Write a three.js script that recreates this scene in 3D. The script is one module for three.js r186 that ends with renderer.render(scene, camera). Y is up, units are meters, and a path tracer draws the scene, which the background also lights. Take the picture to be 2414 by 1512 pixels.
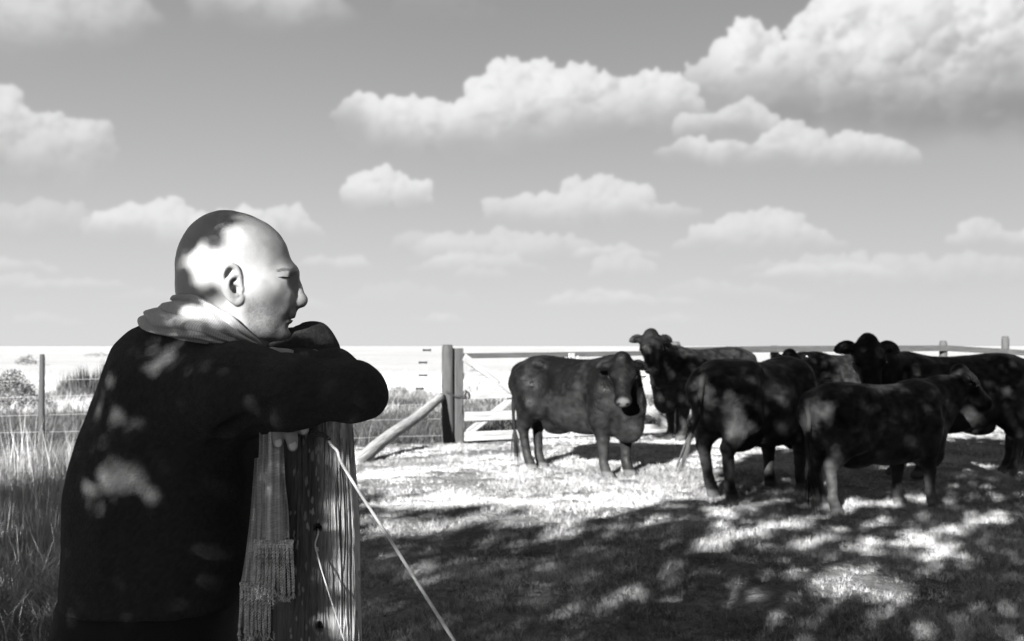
import * as THREE from 'three';
import { mergeGeometries } from 'three/addons/utils/BufferGeometryUtils.js';
import { RoundedBoxGeometry } from 'three/addons/geometries/RoundedBoxGeometry.js';

// ---------------------------------------------------------------- camera, sky, sun, exposure
const scene = new THREE.Scene();
const F = 2844, TILT = Math.atan(60 / F), EYE = 1.3;          // focal length and tilt, in units of a picture 2414 wide
const camera = new THREE.PerspectiveCamera(2 * Math.atan(756 / F) * 180 / Math.PI, 1024 / 641, 0.1, 6000);
camera.position.set(0, EYE, 0);
camera.rotation.x = TILT;
camera.focus = 2.1;
camera.userData.fStop = 11;
const renderer = new THREE.WebGLRenderer({ antialias: true });
renderer.toneMapping = THREE.LinearToneMapping;
const EXPOSURE = 7;
renderer.toneMappingExposure = EXPOSURE;
renderer.shadowMap.enabled = true;
const SUN_EL = 18 * Math.PI / 180, SUN_AZ = 20 * Math.PI / 180;
const S = new THREE.Vector3(-Math.sin(SUN_AZ) * Math.cos(SUN_EL), Math.sin(SUN_EL), Math.cos(SUN_AZ) * Math.cos(SUN_EL));   // towards the sun: behind the camera, to the left
const sun = new THREE.DirectionalLight(new THREE.Color().setRGB(1, 0.995, 0.985), 4);
sun.target.position.set(1, 0, -9); sun.position.copy(S).multiplyScalar(40).add(sun.target.position);
sun.castShadow = true; sun.shadow.radius = 0.75; sun.shadow.mapSize.set(4096, 4096);
Object.assign(sun.shadow.camera, { left: -25, right: 25, top: 20, bottom: -20, near: 1, far: 120 });
scene.add(sun, sun.target);

// ---------------------------------------------------------------- helpers
let seedState = 12345;
const rnd = () => { seedState = (seedState + 0x6d2b79f5) | 0; let t = Math.imul(seedState ^ (seedState >>> 15), 1 | seedState); t = (t + Math.imul(t ^ (t >>> 7), 61 | t)) ^ t; return ((t ^ (t >>> 14)) >>> 0) / 4294967296; };
const rr = (a, b) => a + (b - a) * rnd();
const { clamp, lerp, smoothstep } = THREE.MathUtils;
const V = (x, y, z) => new THREE.Vector3(x, y, z);
const hash3 = (x, y, z) => { let h = Math.imul(x, 374761393) + Math.imul(y, 668265263) + Math.imul(z, 1274126177); h = Math.imul(h ^ (h >>> 13), 1274126177); return ((h ^ (h >>> 16)) >>> 0) / 2147483648 - 1; };
function noise(x, y, z = 0) {                                     // smooth value noise, -1..1
  const i = Math.floor(x), j = Math.floor(y), k = Math.floor(z);
  let a = x - i, b = y - j, c = z - k; a = a * a * (3 - 2 * a); b = b * b * (3 - 2 * b); c = c * c * (3 - 2 * c);
  const n = (p, q, r) => hash3(i + p, j + q, k + r);
  const l = (u, v, t) => u + (v - u) * t;
  return l(l(l(n(0, 0, 0), n(1, 0, 0), a), l(n(0, 1, 0), n(1, 1, 0), a), b), l(l(n(0, 0, 1), n(1, 0, 1), a), l(n(0, 1, 1), n(1, 1, 1), a), b), c);
}
function fbm(x, y, z = 0, o = 4) { let s = 0, a = 0.5, f = 1; for (let i = 0; i < o; i++) { s += a * noise(x * f, y * f, z + i * 17.3); a *= 0.5; f *= 2.03; } return s; }
function pnoise(x, y, px, py, s = 0) {                            // the same, repeating every px, py
  const i = Math.floor(x), j = Math.floor(y); let a = x - i, b = y - j; a = a * a * (3 - 2 * a); b = b * b * (3 - 2 * b);
  const m = (v, p) => ((v % p) + p) % p, n = (p, q) => hash3(m(i + p, px), m(j + q, py), s);
  return (n(0, 0) * (1 - a) + n(1, 0) * a) * (1 - b) + (n(0, 1) * (1 - a) + n(1, 1) * a) * b;
}
const cosT = Math.cos(TILT), sinT = Math.sin(TILT);
// a direction of the photograph (x, y of a picture 2414 wide) followed to a depth, or down to the ground: used to measure where things stand
function at(x, y, d) { const a = (x - 1207) / F, b = (756 - y) / F, vy = b * cosT + sinT, vz = b * sinT - cosT, t = d / -vz; return V(a * t, EYE + vy * t, -d); }
function onGround(x, y) { const b = (756 - y) / F, vy = b * cosT + sinT, vz = b * sinT - cosT, t = -EYE / vy; return V((x - 1207) / F * t, 0, vz * t); }
function toPicture(p) { const Y = p.y - EYE, b = Y * cosT + p.z * sinT, c = -(-Y * sinT + p.z * cosT); return [1207 + F * p.x / c, 756 - F * b / c, c]; }
function tag(o, label, category, group) { o.userData.label = label; o.userData.category = category; if (group) o.userData.group = group; return o; }
const names = {};
function numbered(n) { names[n] = (names[n] ?? -1) + 1; return names[n] ? n + '_' + String(names[n]).padStart(3, '0') : n; }
function add(o, name, parent = scene) { o.name = parent === scene ? numbered(name) : name; o.traverse((c) => { if (c.isMesh) { c.castShadow = true; c.receiveShadow = true; } }); parent.add(o); return o; }
function group(name, p = V(0, 0, 0), turn = 0) { const g = new THREE.Group(); g.position.copy(p); g.rotation.y = turn; return add(g, name); }
function part(name, geometry, material, parent) { return add(new THREE.Mesh(geometry, material), name, parent); }
function tex(w, h, f, rx = 1, ry = 1, srgb = false) {
  const d = new Uint8Array(w * h * 4);
  for (let y = 0; y < h; y++) for (let x = 0; x < w; x++) { const v = clamp(f(x / w, y / h), 0, 1) * 255, o = (y * w + x) * 4; d[o] = d[o + 1] = d[o + 2] = v; d[o + 3] = 255; }
  const t = new THREE.DataTexture(d, w, h); t.wrapS = t.wrapT = THREE.RepeatWrapping; t.magFilter = THREE.LinearFilter; t.repeat.set(rx, ry); if (srgb) t.colorSpace = THREE.SRGBColorSpace; t.needsUpdate = true; return t;
}
const grey = (v) => new THREE.Color().setRGB(v, v, v);
const std = (v, rough, extra = {}) => new THREE.MeshStandardMaterial({ color: grey(v), roughness: rough, ...extra });
function geo(pos, idx, uv, col) {
  const g = new THREE.BufferGeometry(); g.setAttribute('position', new THREE.Float32BufferAttribute(pos, 3));
  if (uv) g.setAttribute('uv', new THREE.Float32BufferAttribute(uv, 2));
  if (col) g.setAttribute('color', new THREE.Float32BufferAttribute(col, 3));
  if (idx) g.setIndex(idx); g.computeVertexNormals(); return g;
}
function grid(nu, nv, f, closeU = false) {                        // f(u, v) -> [x, y, z, s?, t?]
  const pos = [], uv = [], idx = [];
  for (let j = 0; j <= nv; j++) for (let i = 0; i <= nu; i++) { const p = f(i / nu, j / nv); pos.push(p[0], p[1], p[2]); uv.push(p[3] ?? i / nu, p[4] ?? j / nv); }
  for (let j = 0; j < nv; j++) for (let i = 0; i < nu; i++) { const a = j * (nu + 1) + i, b = a + 1, c = a + nu + 1, d = c + 1; idx.push(a, b, d, a, d, c); }
  const g = geo(pos, idx, uv);
  if (closeU) { const n = g.attributes.normal; for (let j = 0; j <= nv; j++) { const a = j * (nu + 1), b = a + nu, v = V(n.getX(a) + n.getX(b), n.getY(a) + n.getY(b), n.getZ(a) + n.getZ(b)).normalize(); n.setXYZ(a, v.x, v.y, v.z); n.setXYZ(b, v.x, v.y, v.z); } }
  return g;
}
// a tapered tube along points with a radius (number or function of 0..1)
function tube(points, radius, seg = 24, sides = 8, wobble = 0) {
  const c = new THREE.CatmullRomCurve3(points, false, 'centripetal'), fr = c.computeFrenetFrames(seg, false), pos = [], uv = [], idx = [], len = c.getLength();
  for (let j = 0; j <= seg; j++) {
    const p = c.getPointAt(j / seg), r0 = typeof radius === 'function' ? radius(j / seg) : radius;
    for (let i = 0; i <= sides; i++) { const a = i / sides * Math.PI * 2, r = r0 * (1 + wobble * noise(i % sides * 1.7, j * 0.6, p.x * 3)), n = fr.normals[j], b = fr.binormals[j]; pos.push(p.x + r * (Math.cos(a) * n.x + Math.sin(a) * b.x), p.y + r * (Math.cos(a) * n.y + Math.sin(a) * b.y), p.z + r * (Math.cos(a) * n.z + Math.sin(a) * b.z)); uv.push(i / sides * r0 * 6.28, j / seg * len); }
  }
  const w = sides + 1;
  for (let j = 0; j < seg; j++) for (let i = 0; i < sides; i++) { const a = j * w + i; idx.push(a, a + w + 1, a + 1, a, a + w, a + w + 1); }
  for (const [j, s] of [[0, 1], [seg, -1]]) { const p = c.getPointAt(j / seg), k = pos.length / 3; pos.push(p.x, p.y, p.z); uv.push(0, 0); for (let i = 0; i < sides; i++) { const a = j * w + i; s > 0 ? idx.push(k, a, a + 1) : idx.push(k, a + 1, a); } }
  return geo(pos, idx, uv);
}
function spline(table, t) {                                       // rows [t, a, b, ...], Catmull-Rom in t, t ascending
  const n = table.length; let i = 0; if (t <= table[0][0]) return table[0].slice(1); if (t >= table[n - 1][0]) return table[n - 1].slice(1);
  while (table[i + 1][0] < t) i++;
  const p1 = table[i], p2 = table[i + 1], p0 = table[i - 1] ?? p1, p3 = table[i + 2] ?? p2, h = p2[0] - p1[0], x = (t - p1[0]) / h, out = [];
  for (let k = 1; k < p1.length; k++) { const m1 = p2[0] === p0[0] ? 0 : (p2[k] - p0[k]) / (p2[0] - p0[0]) * h, m2 = p3[0] === p1[0] ? 0 : (p3[k] - p1[k]) / (p3[0] - p1[0]) * h, x2 = x * x, x3 = x2 * x; out.push((2 * x3 - 3 * x2 + 1) * p1[k] + (x3 - 2 * x2 + x) * m1 + (3 * x2 - 2 * x3) * p2[k] + (x3 - x2) * m2); }
  return out;
}
// ---- distance fields and their surfaces
const smin = (a, b, k) => { const h = Math.max(k - Math.abs(a - b), 0) / k; return Math.min(a, b) - h * h * k * 0.25; };
const smax = (a, b, k) => -smin(-a, -b, k);
function cone(a, b, r1, r2) { const ax = a[0], ay = a[1], az = a[2], bx = b[0] - ax, by = b[1] - ay, bz = b[2] - az, bb = bx * bx + by * by + bz * bz || 1e-9; return (x, y, z) => { x -= ax; y -= ay; z -= az; const t = Math.min(1, Math.max(0, (x * bx + y * by + z * bz) / bb)), dx = x - t * bx, dy = y - t * by, dz = z - t * bz; return Math.sqrt(dx * dx + dy * dy + dz * dz) - r1 - (r2 - r1) * t; }; }
const ball = (c, r) => (x, y, z) => Math.hypot(x - c[0], y - c[1], z - c[2]) - r;
function egg(c, r, e = [1, 0, 0], n = [0, 1, 0], m = [0, 0, 1]) { return (x, y, z) => { x -= c[0]; y -= c[1]; z -= c[2]; const a = x * e[0] + y * e[1] + z * e[2], b = x * n[0] + y * n[1] + z * n[2], d = x * m[0] + y * m[1] + z * m[2], k0 = Math.hypot(a / r[0], b / r[1], d / r[2]), k1 = Math.hypot(a / (r[0] * r[0]), b / (r[1] * r[1]), d / (r[2] * r[2])); return k1 < 1e-9 ? -Math.min(...r) : k0 * (k0 - 1) / k1; }; }
function surface(f, lo, hi, h, reach = 1.7) {                     // surface nets, evaluated only near the surface
  const n = [0, 1, 2].map((i) => Math.ceil((hi[i] - lo[i]) / h) + 2), B = 5, [nx, ny, nz] = n, sx = 1, sy = nx, sz = nx * ny;
  const fv = new Float32Array(nx * ny * nz).fill(NaN), blocks = [];
  for (let k = 0; k < nz - 1; k += B) for (let j = 0; j < ny - 1; j += B) for (let i = 0; i < nx - 1; i += B) {
    const d = f(lo[0] + (i + B / 2) * h, lo[1] + (j + B / 2) * h, lo[2] + (k + B / 2) * h);
    if (Math.abs(d) > B * h * 0.87 * reach) continue;
    blocks.push([i, j, k]);
    for (let c = k; c <= Math.min(k + B, nz - 1); c++) for (let b = j; b <= Math.min(j + B, ny - 1); b++) for (let a = i; a <= Math.min(i + B, nx - 1); a++) { const o = a + b * sy + c * sz; if (fv[o] !== fv[o]) fv[o] = f(lo[0] + a * h, lo[1] + b * h, lo[2] + c * h); }
  }
  const id = new Int32Array(nx * ny * nz).fill(-1), pos = [], idx = [], off = [0, sx, sy, sx + sy, sz, sx + sz, sy + sz, sx + sy + sz], E = [[0, 1], [0, 2], [0, 4], [1, 3], [1, 5], [2, 3], [2, 6], [3, 7], [4, 5], [4, 6], [5, 7], [6, 7]], cells = [];
  for (const [i, j, k] of blocks) for (let c = k; c < Math.min(k + B, nz - 1); c++) for (let b = j; b < Math.min(j + B, ny - 1); b++) for (let a = i; a < Math.min(i + B, nx - 1); a++) {
    const o = a + b * sy + c * sz; let m = 0, ok = true;
    for (let q = 0; q < 8; q++) { const v = fv[o + off[q]]; if (v !== v) { ok = false; break; } if (v < 0) m |= 1 << q; }
    if (!ok || m === 0 || m === 255) continue;
    let x = 0, y = 0, z = 0, w = 0;
    for (const [p, q] of E) { if (((m >> p) & 1) === ((m >> q) & 1)) continue; const va = fv[o + off[p]], vb = fv[o + off[q]], t = va / (va - vb); x += (p & 1) + t * ((q & 1) - (p & 1)); y += ((p >> 1) & 1) + t * (((q >> 1) & 1) - ((p >> 1) & 1)); z += (p >> 2) + t * ((q >> 2) - (p >> 2)); w++; }
    id[o] = pos.length / 3; pos.push(lo[0] + (a + x / w) * h, lo[1] + (b + y / w) * h, lo[2] + (c + z / w) * h); cells.push(o);
  }
  const quad = (a, b, c, d, flip) => { if (a < 0 || b < 0 || c < 0 || d < 0) return; flip ? idx.push(a, c, b, a, d, c) : idx.push(a, b, c, a, c, d); };
  for (const o of cells) {
    const v0 = fv[o] < 0;
    if (v0 !== fv[o + sx] < 0) quad(id[o], id[o - sy], id[o - sy - sz], id[o - sz], v0 ? true : false);
    if (v0 !== fv[o + sy] < 0) quad(id[o], id[o - sz], id[o - sz - sx], id[o - sx], v0 ? true : false);
    if (v0 !== fv[o + sz] < 0) quad(id[o], id[o - sx], id[o - sx - sy], id[o - sy], v0 ? true : false);
  }
  return geo(pos, idx);
}
function flipIfInside(g) {                                        // keep faces turned outwards
  const p = g.attributes.position, x = g.index; let vol = 0; const a = V(), b = V(), c = V(), m = V(); for (let i = 0; i < p.count; i++) m.add(a.fromBufferAttribute(p, i)); m.divideScalar(p.count);
  for (let i = 0; i < x.count; i += 3) { a.fromBufferAttribute(p, x.getX(i)); b.fromBufferAttribute(p, x.getX(i + 1)); c.fromBufferAttribute(p, x.getX(i + 2)); vol += a.sub(m).dot(b.sub(m).cross(c.sub(m))); }
  if (vol < 0) { const r = x.array; for (let i = 0; i < r.length; i += 3) { const t = r[i]; r[i] = r[i + 1]; r[i + 1] = t; } g.computeVertexNormals(); }
  return g;
}
function paint(g, f, uvf) {
  const p = g.attributes.position, c = new Float32Array(p.count * 3), uv = new Float32Array(p.count * 2);
  for (let i = 0; i < p.count; i++) { const x = p.getX(i), y = p.getY(i), z = p.getZ(i), v = f(x, y, z); c[i * 3] = c[i * 3 + 1] = c[i * 3 + 2] = v; const u = uvf ? uvf(x, y, z) : [x + z, y]; uv[i * 2] = u[0]; uv[i * 2 + 1] = u[1]; }
  g.setAttribute('color', new THREE.BufferAttribute(c, 3)); g.setAttribute('uv', new THREE.BufferAttribute(uv, 2)); return g;
}

// texture coordinates in metres from the three sides, whichever a face turns to most
function boxUV(g, k = 1) {
  const o = g.index ? g.toNonIndexed() : g, p = o.attributes.position, n = o.attributes.normal, uv = new Float32Array(p.count * 2);
  for (let i = 0; i < p.count; i += 3) {
    const a = [0, 0, 0]; for (let j = i; j < i + 3; j++) { a[0] += n.getX(j); a[1] += n.getY(j); a[2] += n.getZ(j); }
    const m = a.map(Math.abs), ax = m[0] > m[1] && m[0] > m[2] ? 0 : m[1] > m[2] ? 1 : 2;
    for (let j = i; j < i + 3; j++) { const x = p.getX(j), y = p.getY(j), z = p.getZ(j); uv[j * 2] = (ax === 0 ? z : x) * k; uv[j * 2 + 1] = (ax === 1 ? z : y) * k; }
  }
  o.setAttribute('uv', new THREE.BufferAttribute(uv, 2)); return o;
}
// ---------------------------------------------------------------- sky: air that pales towards the horizon, and fair-weather cumulus
function buildSky() {
  const W = 4096, H = 2048, d = new Float32Array(W * H * 4), PX = W / (2 * Math.PI);
  const row0 = H / 2;
  const sky = (el) => { const e = el * 180 / Math.PI; return e < 0 ? 0.70 : 0.23 + 0.47 * Math.exp(-Math.pow(e / 12, 1.5)); };
  const L = new Float32Array(W * H);
  for (let y = 0; y < H; y++) { const el = ((y + 0.5) / H - 0.5) * Math.PI, v = sky(el); for (let x = 0; x < W; x++) { const az = ((x + 0.5) / W - 0.5) * 2 * Math.PI; { const c = Math.cos(az) * Math.cos(el) * S.x + Math.sin(el) * S.y + Math.sin(az) * Math.cos(el) * S.z, a = Math.acos(clamp(c, -1, 1)) * 57.3; L[y * W + x] = v * (1 + 0.05 * fbm(Math.cos(az) * 3, Math.sin(az) * 3, el * 4, 2)) + (el > 0 ? 0.9 * Math.exp(-a / 9) + 0.25 * Math.exp(-a / 35) : 0); } } }
  // a cloud: outline of its top and of its base as [azimuth, elevation] in 1/2844 of a radian, azimuth 0 straight ahead; heaped from round billows of three sizes
  const Q = F / PX;                                               // one pixel of the sky in those units
  function cloud(top, base, o) {
    const { white = 0.86, dark = 0.42, soft = 0.4, alpha = 1, seed = 1, fade = 0.3, cell = 46, amp = 14, contrast = 1 } = o;
    let y1 = -1e9, y0 = 1e9; for (const t of top) y1 = Math.max(y1, t[1]); for (const t of base) y0 = Math.min(y0, t[1]);
    const xa = top[0][0], xb = top[top.length - 1][0], pad = 60;
    const along = (line, x) => { if (x <= line[0][0]) return line[0][1]; for (let i = 1; i < line.length; i++) if (x <= line[i][0]) { let t = (x - line[i - 1][0]) / (line[i][0] - line[i - 1][0]); t = t * t * (3 - 2 * t); return line[i - 1][1] + t * (line[i][1] - line[i - 1][1]); } return line[line.length - 1][1]; };
    let st = seed * 7919 + 13; const r1 = () => { st = (st + 0x6d2b79f5) | 0; let t = Math.imul(st ^ (st >>> 15), 1 | st); t = (t + Math.imul(t ^ (t >>> 7), 61 | t)) ^ t; return ((t ^ (t >>> 14)) >>> 0) / 4294967296; };
    const puffs = [];
    const heap = (x, y, z, r, level) => {
      puffs.push([x, y, z, r, level]);
      if (level >= 2 || r < 14) return;
      const n = level === 0 ? 13 : 7;
      for (let k = 0; k < n; k++) { const a = r1() * 6.283, e = r1(), rr1 = Math.sqrt(1 - e * e), kx = Math.cos(a) * rr1, ky = Math.sin(a) * rr1; if (ky < -0.75) continue; heap(x + kx * r * 0.8, y + ky * r * 0.8, z + e * r * 0.75, r * (0.28 + 0.26 * r1()), level + 1); }
    };
    for (let x = xa; x <= xb;) {
      const T = along(top, x), B = along(base, x), H = Math.max(10, T - B), end = Math.min(x - xa, xb - x), r = Math.max(9, Math.min(cell * (0.6 + 1.0 * r1()), H * 0.5, 16 + end * 1.0));
      heap(x, T - r * (0.85 + 0.55 * r1()), 0, r, 0);
      for (let y = T - r * 2; y > B + r * 0.4; y -= r * 1.05) heap(x + (r1() - 0.5) * r, y, r * (0.4 + 0.5 * r1()) + 0.15 * (T - y), r * (0.8 + 0.5 * r1()), 0);
      x += r * (0.6 + 0.5 * r1());
    }
    const X0 = Math.floor((xa - pad) / Q), X1 = Math.ceil((xb + pad) / Q), Y0 = Math.floor((y0 - pad) / Q), Y1 = Math.ceil((y1 + pad) / Q), w = X1 - X0 + 1, h = Y1 - Y0 + 1;
    const Z = new Float32Array(w * h).fill(-1e9), N = new Float32Array(w * h), A = new Float32Array(w * h);
    const [lx, ly, lz] = [-0.42, 0.72, 0.55];
    for (const [cx, cy, cz, r, level] of puffs) {
      const ia = Math.max(0, Math.floor((cx - r - amp) / Q) - X0), ib = Math.min(w - 1, Math.ceil((cx + r + amp) / Q) - X0), ja = Math.max(0, Math.floor((cy - r - amp) / Q) - Y0), jb = Math.min(h - 1, Math.ceil((cy + r + amp) / Q) - Y0);
      for (let j = ja; j <= jb; j++) for (let i = ia; i <= ib; i++) {
        let x = (i + X0) * Q, y = (j + Y0 + 0.5) * Q;
        x += amp * (0.7 * noise(x / 26, y / 26, seed) + 0.5 * noise(x / 11, y / 11, seed + 3)); y += amp * (0.7 * noise(x / 26, y / 26, seed + 40) + 0.4 * noise(x / 11, y / 11, seed + 43));
        const dx = (x - cx) / r, dy = (y - cy) / r, q = dx * dx + dy * dy; if (q >= 1) continue;
        const nz = Math.sqrt(1 - q), z = cz + r * nz, k = j * w + i, cover = Math.min(1, nz * (level === 0 ? 1.35 : 1.0) * (1.15 - 0.5 * soft));
        if (cover > A[k]) A[k] = cover;
        if (z > Z[k]) { const t = clamp((z - Z[k]) / (r * 0.35), 0, 1); Z[k] = z; const v = dx * lx + dy * ly + nz * lz; N[k] = N[k] === 0 ? v : lerp(N[k], v, 0.35 + 0.4 * t); }
      }
    }
    const blur = (S0, n) => { let a = S0; for (let p = 0; p < n; p++) { const b = new Float32Array(a.length); for (let j = 1; j < h - 1; j++) for (let i = 1; i < w - 1; i++) { const k = j * w + i; b[k] = (4 * a[k] + 2 * (a[k - 1] + a[k + 1] + a[k - w] + a[k + w]) + a[k - w - 1] + a[k - w + 1] + a[k + w - 1] + a[k + w + 1]) / 16; } a = b; } return a; };
    const A1 = blur(A, 1), A2 = blur(A, 6), N0 = blur(N, 1), N2 = blur(N, 4), N1 = N0.map((v, i) => 0.72 * v + 0.28 * N2[i]);
    for (let j = 0; j < h; j++) { const Y = j + Y0 + row0; if (Y < row0 || Y >= H) continue; for (let i = 0; i < w; i++) {
      const k = j * w + i; if (A1[k] < 0.01 && A2[k] < 0.01) continue;
      const x = (i + X0) * Q, y = (j + Y0 + 0.5) * Q, T = along(top, x), B = along(base, x) + 10 * noise(x / 40, seed), t = clamp((y - B) / Math.max(18, T - B), 0, 1), body = smoothstep(y - B, -14, (y1 - y0) * (fade + 0.18) + 8);
      let a = lerp(smoothstep(A1[k], 0.05, 0.55), smoothstep(A2[k], 0, 1), soft) * lerp(body, 1, 0.08 * (1 - soft)) * (1 - 0.35 * smoothstep(-fbm(x / 60, y / 30, seed + 70, 3) - 0.5 * t, -0.15, 0.35));
      const big = fbm(x / 90, y / 60, seed + 30, 3);
      const shade = clamp(0.5 + 0.55 * contrast * N1[k], 0, 1);
      let v = lerp(dark, white, clamp(shade * (0.55 + 0.45 * smoothstep(t + 0.3 * big, 0, 0.6)) + 0.14 * big, 0, 1));
      a *= alpha;
      const q = Y * W + (((W * 0.25 + i + X0) % W + W) % W);
      L[q] = L[q] * (1 - a) + Math.min(v, 0.95) * a;
    } }
  }
  const m = (list) => list.map(([x, y]) => { const az = Math.atan((x - 1207) / F); return [az * F, Math.atan((816 - y) / F * Math.cos(az)) * F]; });
  const C = (top, base, o) => cloud(m(top), m(base), o);
  let s = 1;
  C([[-200, -60], [0, -40], [120, -70], [260, -30], [370, 0]], [[-200, 150], [60, 165], [200, 140], [370, 90]], { white: 0.8, dark: 0.42, amp: 24, soft: 0.95, alpha: 0.8, fade: 0.5, seed: 21 });
  C([[460, -60], [640, -90], [820, -20]], [[460, 60], [680, 100], [820, 60]], { white: 0.82, dark: 0.45, amp: 18, soft: 0.95, alpha: 0.8, fade: 0.6, seed: 22 });
  C([[930, -30], [1010, -60], [1160, 10]], [[930, 70], [1160, 80]], { white: 0.4, dark: 0.3, amp: 24, soft: 0.95, alpha: 0.5, fade: 0.6, seed: 23 });
  // dark underside of the great cloud, then the cloud
  C([[1700, 270], [1850, 220], [2100, 200], [2600, 180]], [[1700, 320], [2000, 335], [2200, 355], [2600, 340]], { white: 0.27, dark: 0.235, amp: 13, soft: 0.95, alpha: 0.75, fade: 0.4, seed: 24 });
  C([[1640, 190], [1655, 130], [1690, 85], [1740, 58], [1770, 36], [1805, 60], [1835, 72], [1870, 48], [1920, 28], [1950, -20], [2040, -70], [2200, -110], [2360, -70], [2420, -10], [2440, 90], [2560, 60], [2700, 150]], [[1640, 255], [1750, 275], [1900, 275], [2050, 290], [2200, 300], [2330, 265], [2414, 235], [2700, 230]], { white: 0.93, dark: 0.3, amp: 15, soft: 0.21, fade: 0.28, seed: 3, cell: 49 });
  C([[798, 250], [830, 210], [865, 214], [900, 235], [960, 228], [1060, 232], [1100, 205], [1130, 160], [1180, 142], [1240, 142], [1330, 132], [1400, 156], [1470, 165], [1540, 158], [1590, 175], [1630, 225], [1665, 262]], [[798, 290], [880, 345], [1000, 362], [1180, 360], [1260, 330], [1450, 310], [1665, 285]], { white: 0.9, dark: 0.5, amp: 12, soft: 0.19, fade: 0.3, seed: 4, cell: 46 });
  C([[1590, 300], [1620, 262], [1690, 268], [1740, 236], [1800, 245], [1830, 300]], [[1590, 318], [1830, 322]], { white: 0.76, dark: 0.5, amp: 9, soft: 0.23, fade: 0.4, seed: 5 });
  C([[1555, 350], [1590, 330], [1700, 328], [1790, 330], [1830, 285], [1880, 278], [1950, 300], [2030, 318], [2110, 325], [2165, 350]], [[1555, 375], [1700, 392], [1900, 388], [2165, 385]], { white: 0.8, dark: 0.5, amp: 9, soft: 0.21, fade: 0.35, seed: 6, cell: 38 });
  C([[812, 460], [835, 410], [870, 388], [930, 402], [985, 425], [1008, 455]], [[812, 486], [900, 494], [1008, 480]], { white: 0.86, dark: 0.6, amp: 9, soft: 0.19, fade: 0.3, seed: 7, cell: 32 });
  C([[1150, 480], [1170, 455], [1215, 442], [1255, 462], [1300, 445], [1340, 418], [1400, 428], [1440, 412], [1490, 425], [1540, 462], [1590, 478], [1650, 490]], [[1150, 525], [1300, 545], [1450, 535], [1650, 520]], { white: 0.8, dark: 0.54, amp: 10, soft: 0.21, fade: 0.4, seed: 8, cell: 36 });
  C([[1590, 575], [1640, 545], [1680, 508], [1750, 495], [1830, 492], [1880, 515], [1930, 545], [1990, 568]], [[1590, 592], [1800, 600], [1990, 588]], { white: 0.78, dark: 0.55, amp: 9, soft: 0.21, fade: 0.4, seed: 9, cell: 35 });
  C([[980, 585], [1030, 555], [1100, 548], [1200, 543], [1300, 552], [1370, 565], [1430, 580]], [[980, 612], [1200, 628], [1430, 610]], { white: 0.76, dark: 0.58, amp: 9, soft: 0.31, alpha: 0.85, fade: 0.5, seed: 10, cell: 33 });
  C([[1395, 640], [1440, 592], [1480, 588], [1545, 620]], [[1395, 655], [1545, 655]], { white: 0.74, dark: 0.6, amp: 7, soft: 0.23, alpha: 0.9, fade: 0.5, seed: 11, cell: 28 });
  C([[-260, 230], [-60, 180], [10, 195], [52, 235], [70, 285], [120, 262], [170, 268], [205, 305], [230, 300], [262, 330]], [[-260, 440], [60, 460], [180, 450], [262, 400]], { white: 0.84, dark: 0.36, amp: 14, soft: 0.31, fade: 0.55, seed: 12, cell: 44 });
  C([[195, 540], [215, 495], [280, 484], [350, 470], [400, 472], [440, 492], [500, 488], [570, 492], [640, 520]], [[195, 556], [400, 575], [640, 560]], { white: 0.84, dark: 0.6, amp: 9, soft: 0.19, fade: 0.35, seed: 13, cell: 33 });
  C([[610, 520], [640, 486], [690, 484], [725, 520], [760, 548]], [[610, 552], [760, 560]], { white: 0.8, dark: 0.62, amp: 8, soft: 0.27, fade: 0.4, seed: 14, cell: 28 });
  C([[-200, 500], [-40, 480], [60, 478], [150, 474], [195, 500]], [[-200, 560], [195, 568]], { white: 0.7, dark: 0.52, amp: 8, soft: 0.31, alpha: 0.85, fade: 0.6, seed: 15 });
  C([[-60, 670], [10, 645], [55, 638], [105, 660]], [[-60, 690], [105, 692]], { white: 0.74, dark: 0.62, amp: 6, soft: 0.23, alpha: 0.8, fade: 0.5, seed: 16, cell: 27 });
  C([[2250, 555], [2285, 522], [2330, 515], [2370, 535], [2420, 545], [2560, 530], [2640, 560]], [[2250, 588], [2640, 596]], { white: 0.76, dark: 0.5, amp: 8, soft: 0.19, fade: 0.35, seed: 17, cell: 33 });
  C([[1710, 640], [1780, 615], [1900, 612], [1985, 590], [2060, 604], [2160, 590], [2240, 605], [2310, 600], [2500, 620]], [[1710, 660], [2000, 690], [2200, 690], [2500, 670]], { white: 0.73, dark: 0.56, amp: 8, soft: 0.31, alpha: 0.85, fade: 0.55, seed: 18, cell: 35 });
  C([[1560, 680], [1650, 655], [1760, 665], [1900, 690]], [[1560, 710], [1900, 725]], { white: 0.72, dark: 0.62, amp: 7, soft: 0.31, alpha: 0.7, fade: 0.6, seed: 19 });
  C([[240, 700], [330, 680], [430, 690]], [[240, 715], [430, 720]], { white: 0.72, dark: 0.64, amp: 6, soft: 0.31, alpha: 0.6, fade: 0.6, seed: 20 });
  C([[820, 700], [900, 660], [1100, 690]], [[820, 730], [1100, 735]], { white: 0.72, dark: 0.66, amp: 7, soft: 0.35, alpha: 0.5, fade: 0.6, seed: 25 });
  for (let k = 0; k < 20; k++) { const x = rr(-200, 2600), y = rr(560, 770), w = rr(50, 190), h = rr(14, 34); C([[x - w, y + 6], [x - w * 0.5, y - h * rr(0.3, 1)], [x, y - h * rr(0.5, 1.1)], [x + w * 0.5, y - h * rr(0.3, 1)], [x + w, y + 6]], [[x - w, y + 14], [x + w, y + 14]], { white: 0.8, dark: 0.62, amp: 12, soft: 0.6, alpha: rr(0.45, 0.8), fade: 0.5, seed: 100 + k, cell: 28 }); }
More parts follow.
